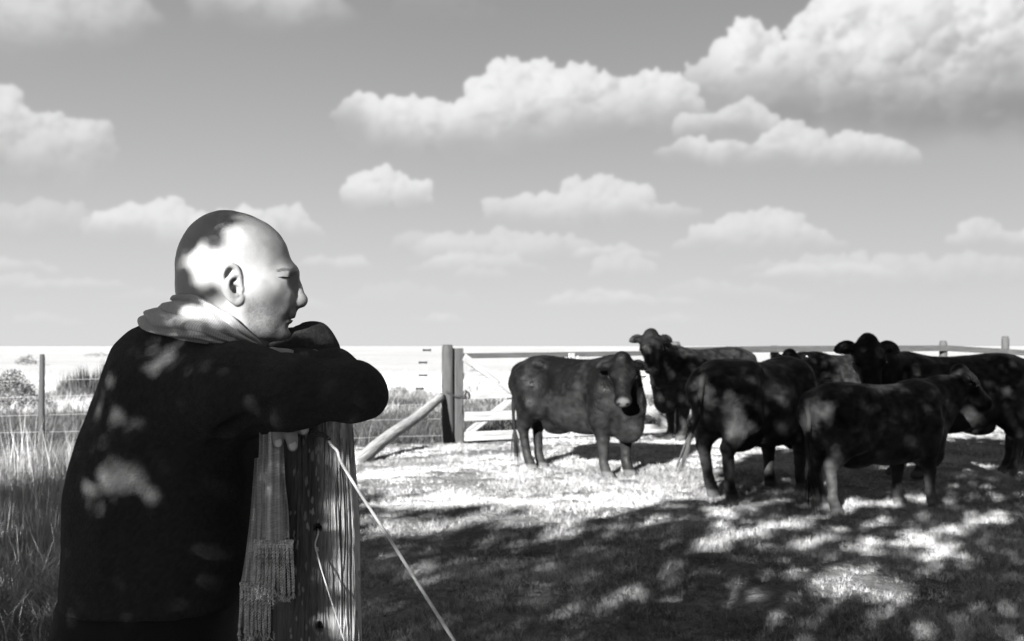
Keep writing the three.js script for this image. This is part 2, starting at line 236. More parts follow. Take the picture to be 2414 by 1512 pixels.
  // the same kind of clouds all round
  for (let k = 0; k < 46; k++) {
    const az = rr(0.5, 2 * Math.PI - 0.5) * F, el = (0.05 + 0.5 * rnd() * rnd()) * F, w = (0.06 + 0.3 * el / F) * F * rr(0.5, 1.2), h = w * rr(0.25, 0.4), top = [], base = [];
    for (let i = 0; i <= 6; i++) { top.push([az + (i / 6 - 0.5) * w, el + h * Math.sin(Math.PI * (0.08 + 0.84 * i / 6)) * rr(0.7, 1.1)]); base.push([az + (i / 6 - 0.5) * w, el - h * 0.15]); }
    cloud(top, base, { white: rr(0.75, 0.9), dark: 0.45, amp: 12, soft: 0.23, fade: 0.35, seed: 40 + k, cell: 44 });
  }
  for (let i = 0; i < W * H; i++) { const v = L[i] / EXPOSURE; d[i * 4] = v; d[i * 4 + 1] = v; d[i * 4 + 2] = v * 1.003; d[i * 4 + 3] = 1; }
  const t = new THREE.DataTexture(d, W, H, THREE.RGBAFormat, THREE.FloatType);
  t.mapping = THREE.EquirectangularReflectionMapping; t.magFilter = THREE.LinearFilter; t.needsUpdate = true;
  return t;
}
const skyTexture = buildSky();
scene.background = skyTexture; scene.environment = skyTexture;
// ---------------------------------------------------------------- ground
const FENCE = (x) => -16.2 - 0.59 * (x + 0.86);                   // the fence line: z along x
function height(x, z) {
  const far = Math.hypot(x, z), k = 1 - smoothstep(far, 30, 120);
  return k * (0.03 * noise(x * 0.35, z * 0.35, 4) + 0.022 * noise(x * 1.3, z * 1.3, 5)) * (far < 30 ? 1 : 1);
}
{
  const axis = (a, b, near, far) => { const l = []; for (let v = a; v <= b + 1e-6; v += near) l.push(v); let s = near, v = b; while (v < far) { s *= 1.22; v += s; l.push(v); } s = near; v = a; while (v > -far) { s *= 1.22; v -= s; l.unshift(v); } return l; };
  const xs = axis(-6, 9, 0.07, 4500), zs = axis(-19, -3, 0.07, 4500), nx = xs.length, nz = zs.length, pos = new Float32Array(nx * nz * 3), uv = new Float32Array(nx * nz * 2), col = new Float32Array(nx * nz * 3), idx = [];
  for (let j = 0; j < nz; j++) for (let i = 0; i < nx; i++) {
    const x = xs[i], z = zs[j], o = j * nx + i, near = x > -8 && x < 11 && z > -21 && z < -1;
    const lumps = near ? 0.022 * noise(x * 4.5, z * 4.5, 1) + 0.011 * noise(x * 11, z * 11, 2) : 0;
    pos[o * 3] = x; pos[o * 3 + 1] = height(x, z) + lumps; pos[o * 3 + 2] = z; uv[o * 2] = x; uv[o * 2 + 1] = z;
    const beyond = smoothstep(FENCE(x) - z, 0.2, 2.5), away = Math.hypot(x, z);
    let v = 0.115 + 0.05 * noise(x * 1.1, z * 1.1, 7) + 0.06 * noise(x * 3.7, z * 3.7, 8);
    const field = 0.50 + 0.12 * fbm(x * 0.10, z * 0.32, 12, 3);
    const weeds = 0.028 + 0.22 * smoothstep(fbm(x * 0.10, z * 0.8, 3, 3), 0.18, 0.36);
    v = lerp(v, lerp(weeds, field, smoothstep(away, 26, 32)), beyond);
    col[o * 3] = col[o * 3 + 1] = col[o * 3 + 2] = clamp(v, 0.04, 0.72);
  }
  for (let j = 0; j < nz - 1; j++) for (let i = 0; i < nx - 1; i++) { const a = j * nx + i; idx.push(a, a + nx, a + 1, a + 1, a + nx, a + nx + 1); }
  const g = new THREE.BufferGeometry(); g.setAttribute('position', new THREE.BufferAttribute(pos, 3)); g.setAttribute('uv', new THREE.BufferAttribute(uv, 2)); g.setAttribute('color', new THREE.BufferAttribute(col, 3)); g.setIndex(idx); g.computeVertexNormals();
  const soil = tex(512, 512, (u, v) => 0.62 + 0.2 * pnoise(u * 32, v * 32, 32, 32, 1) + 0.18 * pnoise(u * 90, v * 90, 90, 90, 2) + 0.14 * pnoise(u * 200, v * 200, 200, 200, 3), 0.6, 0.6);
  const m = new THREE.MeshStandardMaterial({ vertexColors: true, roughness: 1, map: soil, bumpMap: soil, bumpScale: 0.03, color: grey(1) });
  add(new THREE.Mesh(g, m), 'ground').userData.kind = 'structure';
}
// ---- blades of grass
function bladeTuft(n, h, w, spread, lean, stalk = 0) {
  const pos = [], idx = [];
  for (let b = 0; b < n; b++) {
    const a = rnd() * 6.283, r = spread * Math.sqrt(rnd()), bx = r * Math.cos(a), bz = r * Math.sin(a), la = a + rr(-1, 1), l = lean * rr(0.3, 1.3), H = h * rr(0.45, 1.15), W = w * rr(0.6, 1.2), px = -Math.sin(la + rr(-1.2, 1.2)), pz = Math.cos(la), k = pos.length / 3;
    for (let s = 0; s <= 2; s++) { const t = s / 2, q = l * H * t * t, ww = W * (1 - t * 0.9) * 0.5, y = H * t * (1 - 0.25 * l * t), cx = bx + Math.cos(la) * q, cz = bz + Math.sin(la) * q; pos.push(cx - px * ww, y, cz - pz * ww, cx + px * ww, y, cz + pz * ww); }
    for (let s = 0; s < 2; s++) { const o = k + s * 2; idx.push(o, o + 1, o + 3, o, o + 3, o + 2); }
  }
  return geo(pos, idx);
}
function scatter(name, label, category, geometries, material, spots) {  // spots: [x, z, size, turn, tone]
  const out = new THREE.Group(); const lists = geometries.map(() => []);
  spots.forEach((s, i) => lists[i % geometries.length].push(s));
  // several variants live in one object: a group tagged as one mass
  const o = new THREE.Object3D(), c = new THREE.Color();
  geometries.forEach((g, k) => {
    const im = new THREE.InstancedMesh(g, material, lists[k].length);
    lists[k].forEach(([x, z, s, turn, tone, sy = s], i) => { o.position.set(x, height(x, z) - 0.004, z); o.rotation.set(rr(-0.12, 0.12), turn, rr(-0.12, 0.12)); o.scale.set(s, sy, s); o.updateMatrix(); im.setMatrixAt(i, o.matrix); im.setColorAt(i, c.setRGB(tone, tone, tone)); });
    im.userData.kind = 'stuff'; add(im, k ? 'blades' : 'blades', out);
  });
  out.userData.kind = 'stuff'; tag(out, label, category); return add(out, name);
}
const grassMaterial = new THREE.MeshStandardMaterial({ color: grey(1), roughness: 0.62, side: THREE.DoubleSide });
{
  const short = [bladeTuft(14, 0.05, 0.005, 0.05, 0.9), bladeTuft(14, 0.06, 0.005, 0.06, 1.2), bladeTuft(12, 0.038, 0.006, 0.055, 1.5), bladeTuft(10, 0.075, 0.0045, 0.04, 0.8)];
  const spots = [];
  for (let k = 0; k < 210000; k++) {                              // paddock, thinning with distance
    const z = -4.2 - 17.5 * Math.pow(rnd(), 1.25), half = 0.46 * -z, x = rr(-half - 0.4, half + 0.6);
    if (z < FENCE(x) + 0.15) continue;
    if (x < -0.9 && z > -8 && rnd() < 0.3) continue;
    const cover = fbm(x * 1.6, z * 1.6, 2, 3);
    if (cover < rr(-0.55, 0.12)) continue;
    spots.push([x, z, rr(0.4, 0.85) * (1 + 0.7 * cover), rnd() * 6.28, clamp(0.22 + 0.15 * noise(x * 0.9, z * 0.9, 9) + rr(-0.15, 0.2), 0.06, 0.6)]);
  }
  scatter('short_grass', 'short grazed grass of the paddock under the cattle', 'grass', short, grassMaterial, spots);
  // fallen leaves and dry bits lying in the paddock
  const leaf = geo([-0.02, 0, 0, 0, 0.006, 0.011, 0.028, 0.004, 0, 0, 0.001, -0.011, 0.002, 0.008, 0], [0, 1, 4, 1, 2, 4, 2, 3, 4, 3, 0, 4]), litter = [];
  for (let k = 0; k < 260; k++) { const z = -5 - 9 * Math.pow(rnd(), 1.3), x = rr(-0.4, 0.46 * -z); litter.push([x, z, rr(0.4, 1.5), rnd() * 6.28, rr(0.03, 0.09)]); }
  const lo = scatter('fallen_leaves', 'pale fallen leaves and dry scraps scattered on the paddock', 'leaves', [leaf], std(1, 0.8, { side: THREE.DoubleSide }), litter.map(([x, z, s, t, c]) => [x, z, s, t, c]));
  lo.position.y = 0.03;
  // long grass on the left, beside the man
  const tall = [bladeTuft(20, 0.34, 0.008, 0.12, 0.9), bladeTuft(18, 0.44, 0.008, 0.12, 0.7), bladeTuft(20, 0.26, 0.009, 0.14, 1.3)];
  const stalk = [bladeTuft(5, 0.72, 0.006, 0.07, 0.25), bladeTuft(4, 0.62, 0.007, 0.08, 0.35)];
  const t1 = [], t2 = [];
  for (let k = 0; k < 5200; k++) { const z = -5 - 7.8 * Math.pow(rnd(), 0.9), x = -0.30 * -z + rr(-0.22 * -z, 0.09 * -z); if (z < FENCE(x) + 0.5) continue; if (noise(x * 1.2, z * 1.2, 6) < rr(-0.9, 0)) continue; t1.push([x, z, rr(0.6, 1.1), rnd() * 6.28, (1 - 0.6 * smoothstep(-z, 8.5, 11)) * clamp(0.18 + 0.08 * noise(x, z, 3) + rr(-0.08, 0.12), 0.04, 0.4)]); }  // farther tufts darkened in their colour to stand in for shade
  for (let k = 0; k < 300; k++) { const z = -5.6 - 6.5 * rnd(), x = -0.33 * -z + rr(-0.14 * -z, 0.09 * -z); if (z < FENCE(x) + 0.4) continue; t2.push([x, z, rr(0.7, 1.15), rnd() * 6.28, rr(0.18, 0.32)]); }
  scatter('long_grass', 'long unmown grass left of the man, in front of the wire fence', 'grass', tall, grassMaterial, t1);
  scatter('dry_grass_stalks', 'tall dry pale stalks standing in the long grass on the left', 'grass', stalk, grassMaterial, t2);
  // the rough field beyond the fence
  const rough = [bladeTuft(16, 0.22, 0.014, 0.18, 0.9), bladeTuft(16, 0.3, 0.014, 0.2, 0.7)], t3 = [];
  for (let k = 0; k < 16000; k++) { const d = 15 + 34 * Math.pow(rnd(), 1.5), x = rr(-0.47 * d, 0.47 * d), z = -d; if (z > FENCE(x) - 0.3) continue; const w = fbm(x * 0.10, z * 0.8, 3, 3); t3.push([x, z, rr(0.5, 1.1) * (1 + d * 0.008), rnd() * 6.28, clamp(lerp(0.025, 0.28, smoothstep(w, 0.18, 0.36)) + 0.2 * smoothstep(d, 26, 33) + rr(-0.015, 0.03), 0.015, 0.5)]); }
  scatter('field_grass', 'rough grass of the bright field beyond the fence and gate', 'grass', rough, grassMaterial, t3);
}
// ---- bushes and clumps in the field: each a thing of its own
function clump(x, z, w, h, n, tone, label, blade = 0.012, leafy = false) {
  const pos = [], idx = [];
  const put = (p, dir, l, ww) => { const k = pos.length / 3, s = V().crossVectors(dir, V(rr(-1, 1), rr(-1, 1), rr(-1, 1))).normalize().multiplyScalar(ww), e = p.clone().addScaledVector(dir, l), m = p.clone().addScaledVector(dir, l * 0.45); pos.push(p.x, p.y, p.z, m.x + s.x, m.y + s.y, m.z + s.z, e.x, e.y, e.z, m.x - s.x, m.y - s.y, m.z - s.z); idx.push(k, k + 1, k + 2, k, k + 2, k + 3); };
  for (let i = 0; i < n; i++) {
    const a = rnd() * 6.283, r = Math.sqrt(rnd()), bx = Math.cos(a) * r * w / 2, bz = Math.sin(a) * r * w / 3, top = h * (1 - 0.55 * r * r) * (0.75 + 0.35 * noise(bx * 3 + x, bz * 3, 3));
    if (leafy) put(V(bx * rr(0.7, 1), top * Math.sqrt(rnd()), bz), V(rr(-1, 1), rr(-0.4, 1), rr(-1, 1)).normalize(), rr(0.06, 0.13) * h, 0.03 * h);
    else put(V(bx * 0.7, -0.02, bz * 0.7), V(bx * 0.5 / w + rr(-0.12, 0.12), 1, bz * 0.4 / w + rr(-0.12, 0.12)).normalize(), top * rr(0.6, 1.05), blade);
  }
  const g = group(leafy ? 'bush' : 'tall_grass_clump', V(x, height(x, z), z));
  part(leafy ? 'foliage' : 'blades', geo(pos, idx), std(tone, 0.75, { side: THREE.DoubleSide }), g);
  if (leafy) { const st = []; for (let i = 0; i < 5; i++) st.push(tube([V(rr(-0.04, 0.04) * w, -0.05, 0), V(rr(-0.1, 0.1) * w, h * 0.3, 0), V(rr(-0.3, 0.3) * w, h * 0.7, rr(-0.1, 0.1) * w)], (t) => 0.02 * h * (1.2 - t), 6, 5)); part('stem', mergeGeometries(st), std(0.1, 0.9), g); }
  return tag(g, label, leafy ? 'bush' : 'grass clump', leafy ? 'bushes in the field' : 'tall grass clumps in the field');
}
{
  const G = (x, y) => onGround(x, y); let p;
  p = G(222, 946); clump(p.x, p.z, 1.35, 1.2, 1500, 0.022, 'dense dark clump of tall grass beyond the fence, between its thin post and the man', 0.013);
  p = G(165, 942); clump(p.x, p.z, 0.8, 0.8, 520, 0.035, 'lower dark grass clump just right of the thin fence post on the left', 0.013);
  p = G(40, 974); clump(p.x, p.z, 1.9, 0.5, 1700, 0.012, 'low dark bushy mound at the left edge, below the pale bushes', 0.012, true);
  p = G(28, 945); clump(p.x, p.z, 1.2, 0.75, 1100, 0.05, 'pale leafy bush at the left edge above the dark mound', 0.012, true);
  p = G(62, 862); clump(p.x, p.z, 1.7, 0.85, 500, 0.03, 'small dark bush far off at the left, near the horizon', 0.02, true);
  p = G(228, 842); clump(p.x, p.z, 3.4, 0.7, 500, 0.035, 'thin dark bush on the horizon above the grass clump, left of the man', 0.02, true);
  p = G(935, 936); clump(p.x, p.z, 0.7, 0.75, 420, 0.1, 'pale tall grass beyond the wires, between the man\'s elbow and the gate post', 0.012);
  p = G(985, 940); clump(p.x, p.z, 0.5, 0.6, 300, 0.13, 'small pale grass clump next to the gate post, seen through the wires', 0.012);
  p = G(1120, 925); clump(p.x, p.z, 0.9, 0.42, 420, 0.04, 'dark grass clump seen through the gate, under its upper rails', 0.012);
  p = G(1180, 925); clump(p.x, p.z, 0.9, 0.4, 420, 0.06, 'grey grass clump seen through the gate beside the cow\'s rump', 0.012);
  p = G(1125, 880); clump(p.x, p.z, 0.9, 0.42, 300, 0.07, 'small round bush far off, seen through the top of the gate', 0.012, true);
  p = G(1345, 930); clump(p.x, p.z, 0.35, 1.5, 26, 0.09, 'thin tall weed rising above the gate behind the cow\'s back', 0.02);
}
// ---------------------------------------------------------------- gate, posts, fences
function woodTexture(seed, grain = 1) { return tex(256, 512, (u, v) => { const w = u * 10 + 0.25 * pnoise(u * 4, v * 3, 4, 3, seed); return 0.62 + 0.22 * pnoise(w * 4, v * 4, 40, 4, seed + 1) + 0.2 * pnoise(u * 90, v * 10, 90, 10, seed + 2) * grain + 0.12 * pnoise(u * 8, v * 8, 8, 8, seed + 3); }, 4, 1); }
const woodMap = woodTexture(3), plankMap = woodTexture(8); plankMap.repeat.set(3, 1);
const oldWood = new THREE.MeshStandardMaterial({ color: grey(0.055), roughness: 0.88, map: woodMap, bumpMap: woodMap, bumpScale: 0.006 });
const paleWood = new THREE.MeshStandardMaterial({ color: grey(0.3), roughness: 0.9, map: plankMap, bumpMap: plankMap, bumpScale: 0.004 });
const darkWood = new THREE.MeshStandardMaterial({ color: grey(0.045), roughness: 0.9, map: woodMap, bumpMap: woodMap, bumpScale: 0.006 });
const iron = std(0.06, 0.5, { metalness: 0.6 }), wireMetal = std(0.35, 0.5, { metalness: 0.35 });
function roundPost(h, r0, r1, sides = 28) {                       // a post with split, uneven sides and a worn top
  const g = grid(sides, 40, (u, v) => { const a = u * 6.28318, top = smoothstep(v, 0.97, 1), y = v * h - 0.25 * (1 - v), r = lerp(r0, r1, v) * (1 + 0.06 * noise(Math.cos(a) * 2, v * 3, Math.sin(a) * 2) - 0.05 * Math.pow(Math.max(0, noise(Math.cos(a) * 6, v * 1.5, Math.sin(a) * 6)), 2)) * (1 - 0.18 * top * top); return [r * Math.cos(a), y + 0.01 * noise(Math.cos(a) * 3, Math.sin(a) * 3) * v, -r * Math.sin(a), u, v * h]; }, true);
  const cap = grid(sides, 4, (u, v) => { const a = u * 6.28318, r = r1 * 0.83 * (1 - v); return [r * Math.cos(a), h + 0.01 * noise(Math.cos(a) * 3, Math.sin(a) * 3) * (1 - v) + 0.008 * v, -r * Math.sin(a), u, v]; });
  return mergeGeometries([g, cap]);
}
const board = (l, h, t) => { const b = new RoundedBoxGeometry(l, h, t, 2, Math.min(h, t) * 0.12), p = b.attributes.position, u = b.attributes.uv, o = rnd() * 9; for (let i = 0; i < p.count; i++) u.setXY(i, (p.getY(i) + p.getZ(i)) * 1.6 + o, p.getX(i) * 0.7 + o); return b; };
function bar(a, b, h, t) { const d = b.clone().sub(a), g = board(d.length(), h, t); g.applyMatrix4(new THREE.Matrix4().makeRotationZ(Math.atan2(d.y, d.x))); const m = a.clone().add(b).multiplyScalar(0.5); g.translate(m.x, m.y, m.z); return g; }
const TURN = Math.atan2(0.59, 1);
{
  const p0 = at(1055, 900, 16.2); p0.y = 0;
  const post = group('gate_post', p0); part('post', roundPost(1.31, 0.082, 0.074), darkWood, post);
  tag(post, 'thick round weathered post at the left end of the wooden gate', 'post', 'round posts of the fence');
  const gate = group('wooden_gate', V(p0.x, 0, p0.z), TURN);      // x runs along the gate
  const x0 = 0.10, W = 3.66, levels = [[0.075, 0.125], [0.345, 0.125], [0.632, 0.105], [0.895, 0.085], [1.165, 0.07]];
  part('stile', bar(V(x0 + 0.062, -0.02, 0), V(x0 + 0.062, 1.27, 0), 0.125, 0.075), oldWood, gate);
  for (const [k, [y, h]] of levels.entries()) part('rail', bar(V(x0 + 0.14, y, 0), V(x0 + W, y + (k === 4 ? 0.03 : 0.0), 0), h, 0.032), k === 4 ? oldWood : paleWood, gate);
  part('stile', bar(V(1.98, 0.0, 0.004), V(1.98, 1.2, 0.004), 0.1, 0.05), paleWood, gate);
  part('stile', bar(V(x0 + W + 0.04, 0.0, 0), V(x0 + W + 0.04, 1.28, 0), 0.1, 0.06), paleWood, gate);
  part('brace', bar(V(x0 + 0.13, 1.15, 0.036), V(1.93, 0.09, 0.036), 0.1, 0.03), paleWood, gate);
  part('brace', bar(V(x0 + 0.16, 0.08, -0.036), V(1.9, 1.12, -0.036), 0.095, 0.03), paleWood, gate);
  part('brace', bar(V(2.05, 1.12, 0.036), V(x0 + W - 0.03, 0.1, 0.036), 0.1, 0.03), paleWood, gate);
  part('brace', bar(V(2.05, 0.1, -0.036), V(x0 + W - 0.05, 1.13, -0.036), 0.095, 0.03), paleWood, gate);
  const bolt = new THREE.SphereGeometry(0.011, 8, 6); bolt.scale(1, 1, 0.6);
  for (const [x, y] of [[0.16, 1.13], [0.165, 0.86], [0.165, 0.62], [0.16, 0.36], [0.165, 0.08], [0.76, 0.8], [0.34, 1.02], [1.28, 0.5]]) part('bolt', bolt.clone().translate(x, y, x > 0.2 ? 0.056 : 0.042), iron, gate);
  const latch = new THREE.TorusGeometry(0.042, 0.009, 8, 24); latch.scale(0.75, 1.35, 1); latch.translate(0.255, 0.64, 0.05); part('latch_ring', latch, iron, gate);
  part('latch_plate', board(0.09, 0.035, 0.012).translate(0.2, 0.62, 0.046), iron, gate);
  tag(gate, 'long weathered wooden gate of five rails with crossed diagonal braces', 'gate');
  const chain = group('chain', V(p0.x, 0, p0.z), TURN);
  for (let k = 0; k < 13; k++) { const t = k / 12, a = new THREE.TorusGeometry(0.015, 0.0042, 6, 12); a.scale(1.5, 0.85, 1); a.rotateX(k % 2 ? 1.5 : 0.1); a.rotateZ(-0.35); a.translate(lerp(-0.06, 0.19, t), 0.685 - 0.07 * t - 0.02 * Math.sin(t * 3.14), 0.09 - 0.035 * t); part('link', a, iron, chain); }
  for (let k = 0; k < 7; k++) { const a = new THREE.TorusGeometry(0.013, 0.004, 6, 12); a.scale(0.85, 1.5, 1); a.rotateY(k % 2 ? 1.5 : 0.1); a.translate(0.185 + 0.006 * Math.sin(k), 0.6 - k * 0.031, 0.055); part('link', a, iron, chain); }
  tag(chain, 'iron chain tying the gate to its thick post, end hanging down', 'chain');
  // the log that braces the post
  const foot = onGround(838, 1092), top = at(1040, 936, 16.1), brace = group('brace_log', foot), d = top.clone().sub(foot);
  part('log', tube([V(-d.x * 0.04, -0.05, -d.z * 0.04), d.clone().multiplyScalar(0.3).add(V(0, 0.012, 0)), d.clone().multiplyScalar(0.65).add(V(0.01, -0.012, 0)), d.clone()], (t) => 0.085 - 0.028 * t, 30, 14, 0.1), new THREE.MeshStandardMaterial({ color: grey(0.3), roughness: 0.9, map: woodMap, bumpMap: woodMap, bumpScale: 0.005 }), brace);
  tag(brace, 'sun-bleached log leaning from the ground up to the gate post', 'log');
  // wire fence to the left
  const fence = group('wire_fence', V(p0.x, 0, p0.z), TURN + Math.PI); // its x runs to the left along the line
  const hs = [1.245, 1.08, 0.91, 0.735, 0.53, 0.335, 0.105];
  hs.forEach((h, k) => { const pts = []; for (let i = 0; i <= 12; i++) { const x = i * 1.5; pts.push(V(x, h + 0.012 * Math.sin(i * 2.1 + k), 0)); } part('wire', tube(pts, 0.0024, 60, 6), wireMetal, fence); });
  for (const [x, y, d] of [[1010, 825, 16], [1000, 855, 15.98], [1000, 885, 15.98], [993, 918, 15.95], [1001, 985, 15.98]]) { const w = at(x, y, d); fence.updateMatrixWorld(true); const q = fence.worldToLocal(w.clone()); const body = new THREE.CylinderGeometry(0.012, 0.012, 0.1, 12).rotateZ(Math.PI / 2), e1 = new THREE.CylinderGeometry(0.017, 0.017, 0.012, 12).rotateZ(Math.PI / 2).translate(0.05, 0, 0), e2 = e1.clone().translate(-0.1, 0, 0); part('insulator', mergeGeometries([body, e1, e2]).translate(q.x, hs.reduce((b, h) => Math.abs(h - q.y) < Math.abs(b - q.y) ? h : b), 0), std(0.012, 0.9), fence); }
  tag(fence, 'wire fence of seven strands with dark insulators left of the gate', 'fence');
  const tp = onGround(115, 1085); 
  const thin = group('fence_post', V(tp.x, 0, FENCE(tp.x) + 0.04)); part('post', roundPost(1.2, 0.034, 0.03, 14), new THREE.MeshStandardMaterial({ color: grey(0.03), roughness: 0.9, map: woodMap }), thin);
  tag(thin, 'slim upright post of the wire fence in the long grass on the left', 'post');
  // rail fence to the right of the gate
  const A = at(1570, 1018, 18.15), B = at(2230, 815, 21.2), C = at(2377, 815, 22.0), D = at(2560, 815, 20.6), Z0 = at(1830, 815, 19.3);
  const hinge = group('gate_post', V(A.x + 0.16, 0, A.z - 0.1)); part('post', roundPost(1.36, 0.08, 0.075), oldWood, hinge); tag(hinge, 'round post at the far right end of the gate, behind the cow that looks over', 'post');
  const posts = [[Z0, 1.3, 'round rail fence post hidden behind the back of the looking cow'], [B, 1.385, 'low fence post rising over the dark cow\'s back right of its ears'], [C, 1.47, 'tall pale fence post standing above the back of the cow at the right edge'], [D, 1.36, 'rail fence post just outside the right edge, behind the cow']];
  for (const [p, h, label] of posts) { const g = group('fence_post', V(p.x, 0, p.z - 0.12)); part('post', roundPost(h, 0.075, 0.068), oldWood, g); tag(g, label, 'post'); }
  const rails = group('rail_fence', V(0, 0, 0)), line = [V(A.x + 0.16, 0, A.z), Z0, B, C, D].map((p) => V(p.x, 0, p.z)), tops = [1.27, 1.29, 1.3, 1.235, 1.15];
  for (let k = 0; k < 4; k++) for (const drop of [0, 0.42, 0.84]) { const a = line[k].clone().setY(tops[k] - drop - 0.04), b = line[k + 1].clone().setY(tops[k + 1] - drop - 0.04), d = b.clone().sub(a), g = board(d.length() - 0.006, 0.1, 0.035); g.rotateZ(Math.atan2(d.y, Math.hypot(d.x, d.z))); g.rotateY(Math.atan2(-d.z, d.x)); g.translate((a.x + b.x) / 2, (a.y + b.y) / 2, (a.z + b.z) / 2); part('rail', g, oldWood, rails); }
  tag(rails, 'wooden rail fence behind the cattle, to the right of the gate', 'fence');
}
// ---------------------------------------------------------------- cattle
const hair = tex(512, 512, (u, v) => 0.5 + 0.28 * pnoise(u * 40, v * 24, 40, 24, 5) + 0.26 * pnoise(u * 150, v * 70, 150, 70, 6) + 0.2 * pnoise(u * 9, v * 7, 9, 7, 7), 1.5, 1.5);
const coatMaterial = new THREE.MeshPhysicalMaterial({ color: grey(1), vertexColors: true, roughness: 0.7, specularIntensity: 0.14, sheen: 0.06, sheenColor: grey(0.15), sheenRoughness: 0.5, bumpMap: hair, bumpScale: 0.004, roughnessMap: tex(256, 256, (u, v) => 0.85 + 0.3 * pnoise(u * 12, v * 12, 12, 12, 2), 1, 1) });
const hornMaterial = std(0.05, 0.45), eyeMaterial = std(0.012, 0.08);
const BODY = [[-0.87, 1.05, 0.98, 0.03], [-0.83, 1.13, 0.86, 0.13], [-0.74, 1.195, 0.72, 0.20], [-0.60, 1.235, 0.60, 0.245], [-0.40, 1.235, 0.53, 0.275], [-0.15, 1.215, 0.455, 0.325], [0.10, 1.205, 0.42, 0.345], [0.35, 1.22, 0.43, 0.31], [0.52, 1.235, 0.45, 0.27], [0.66, 1.18, 0.47, 0.195], [0.76, 1.10, 0.50, 0.135], [0.83, 0.98, 0.58, 0.075], [0.87, 0.86, 0.70, 0.03]];
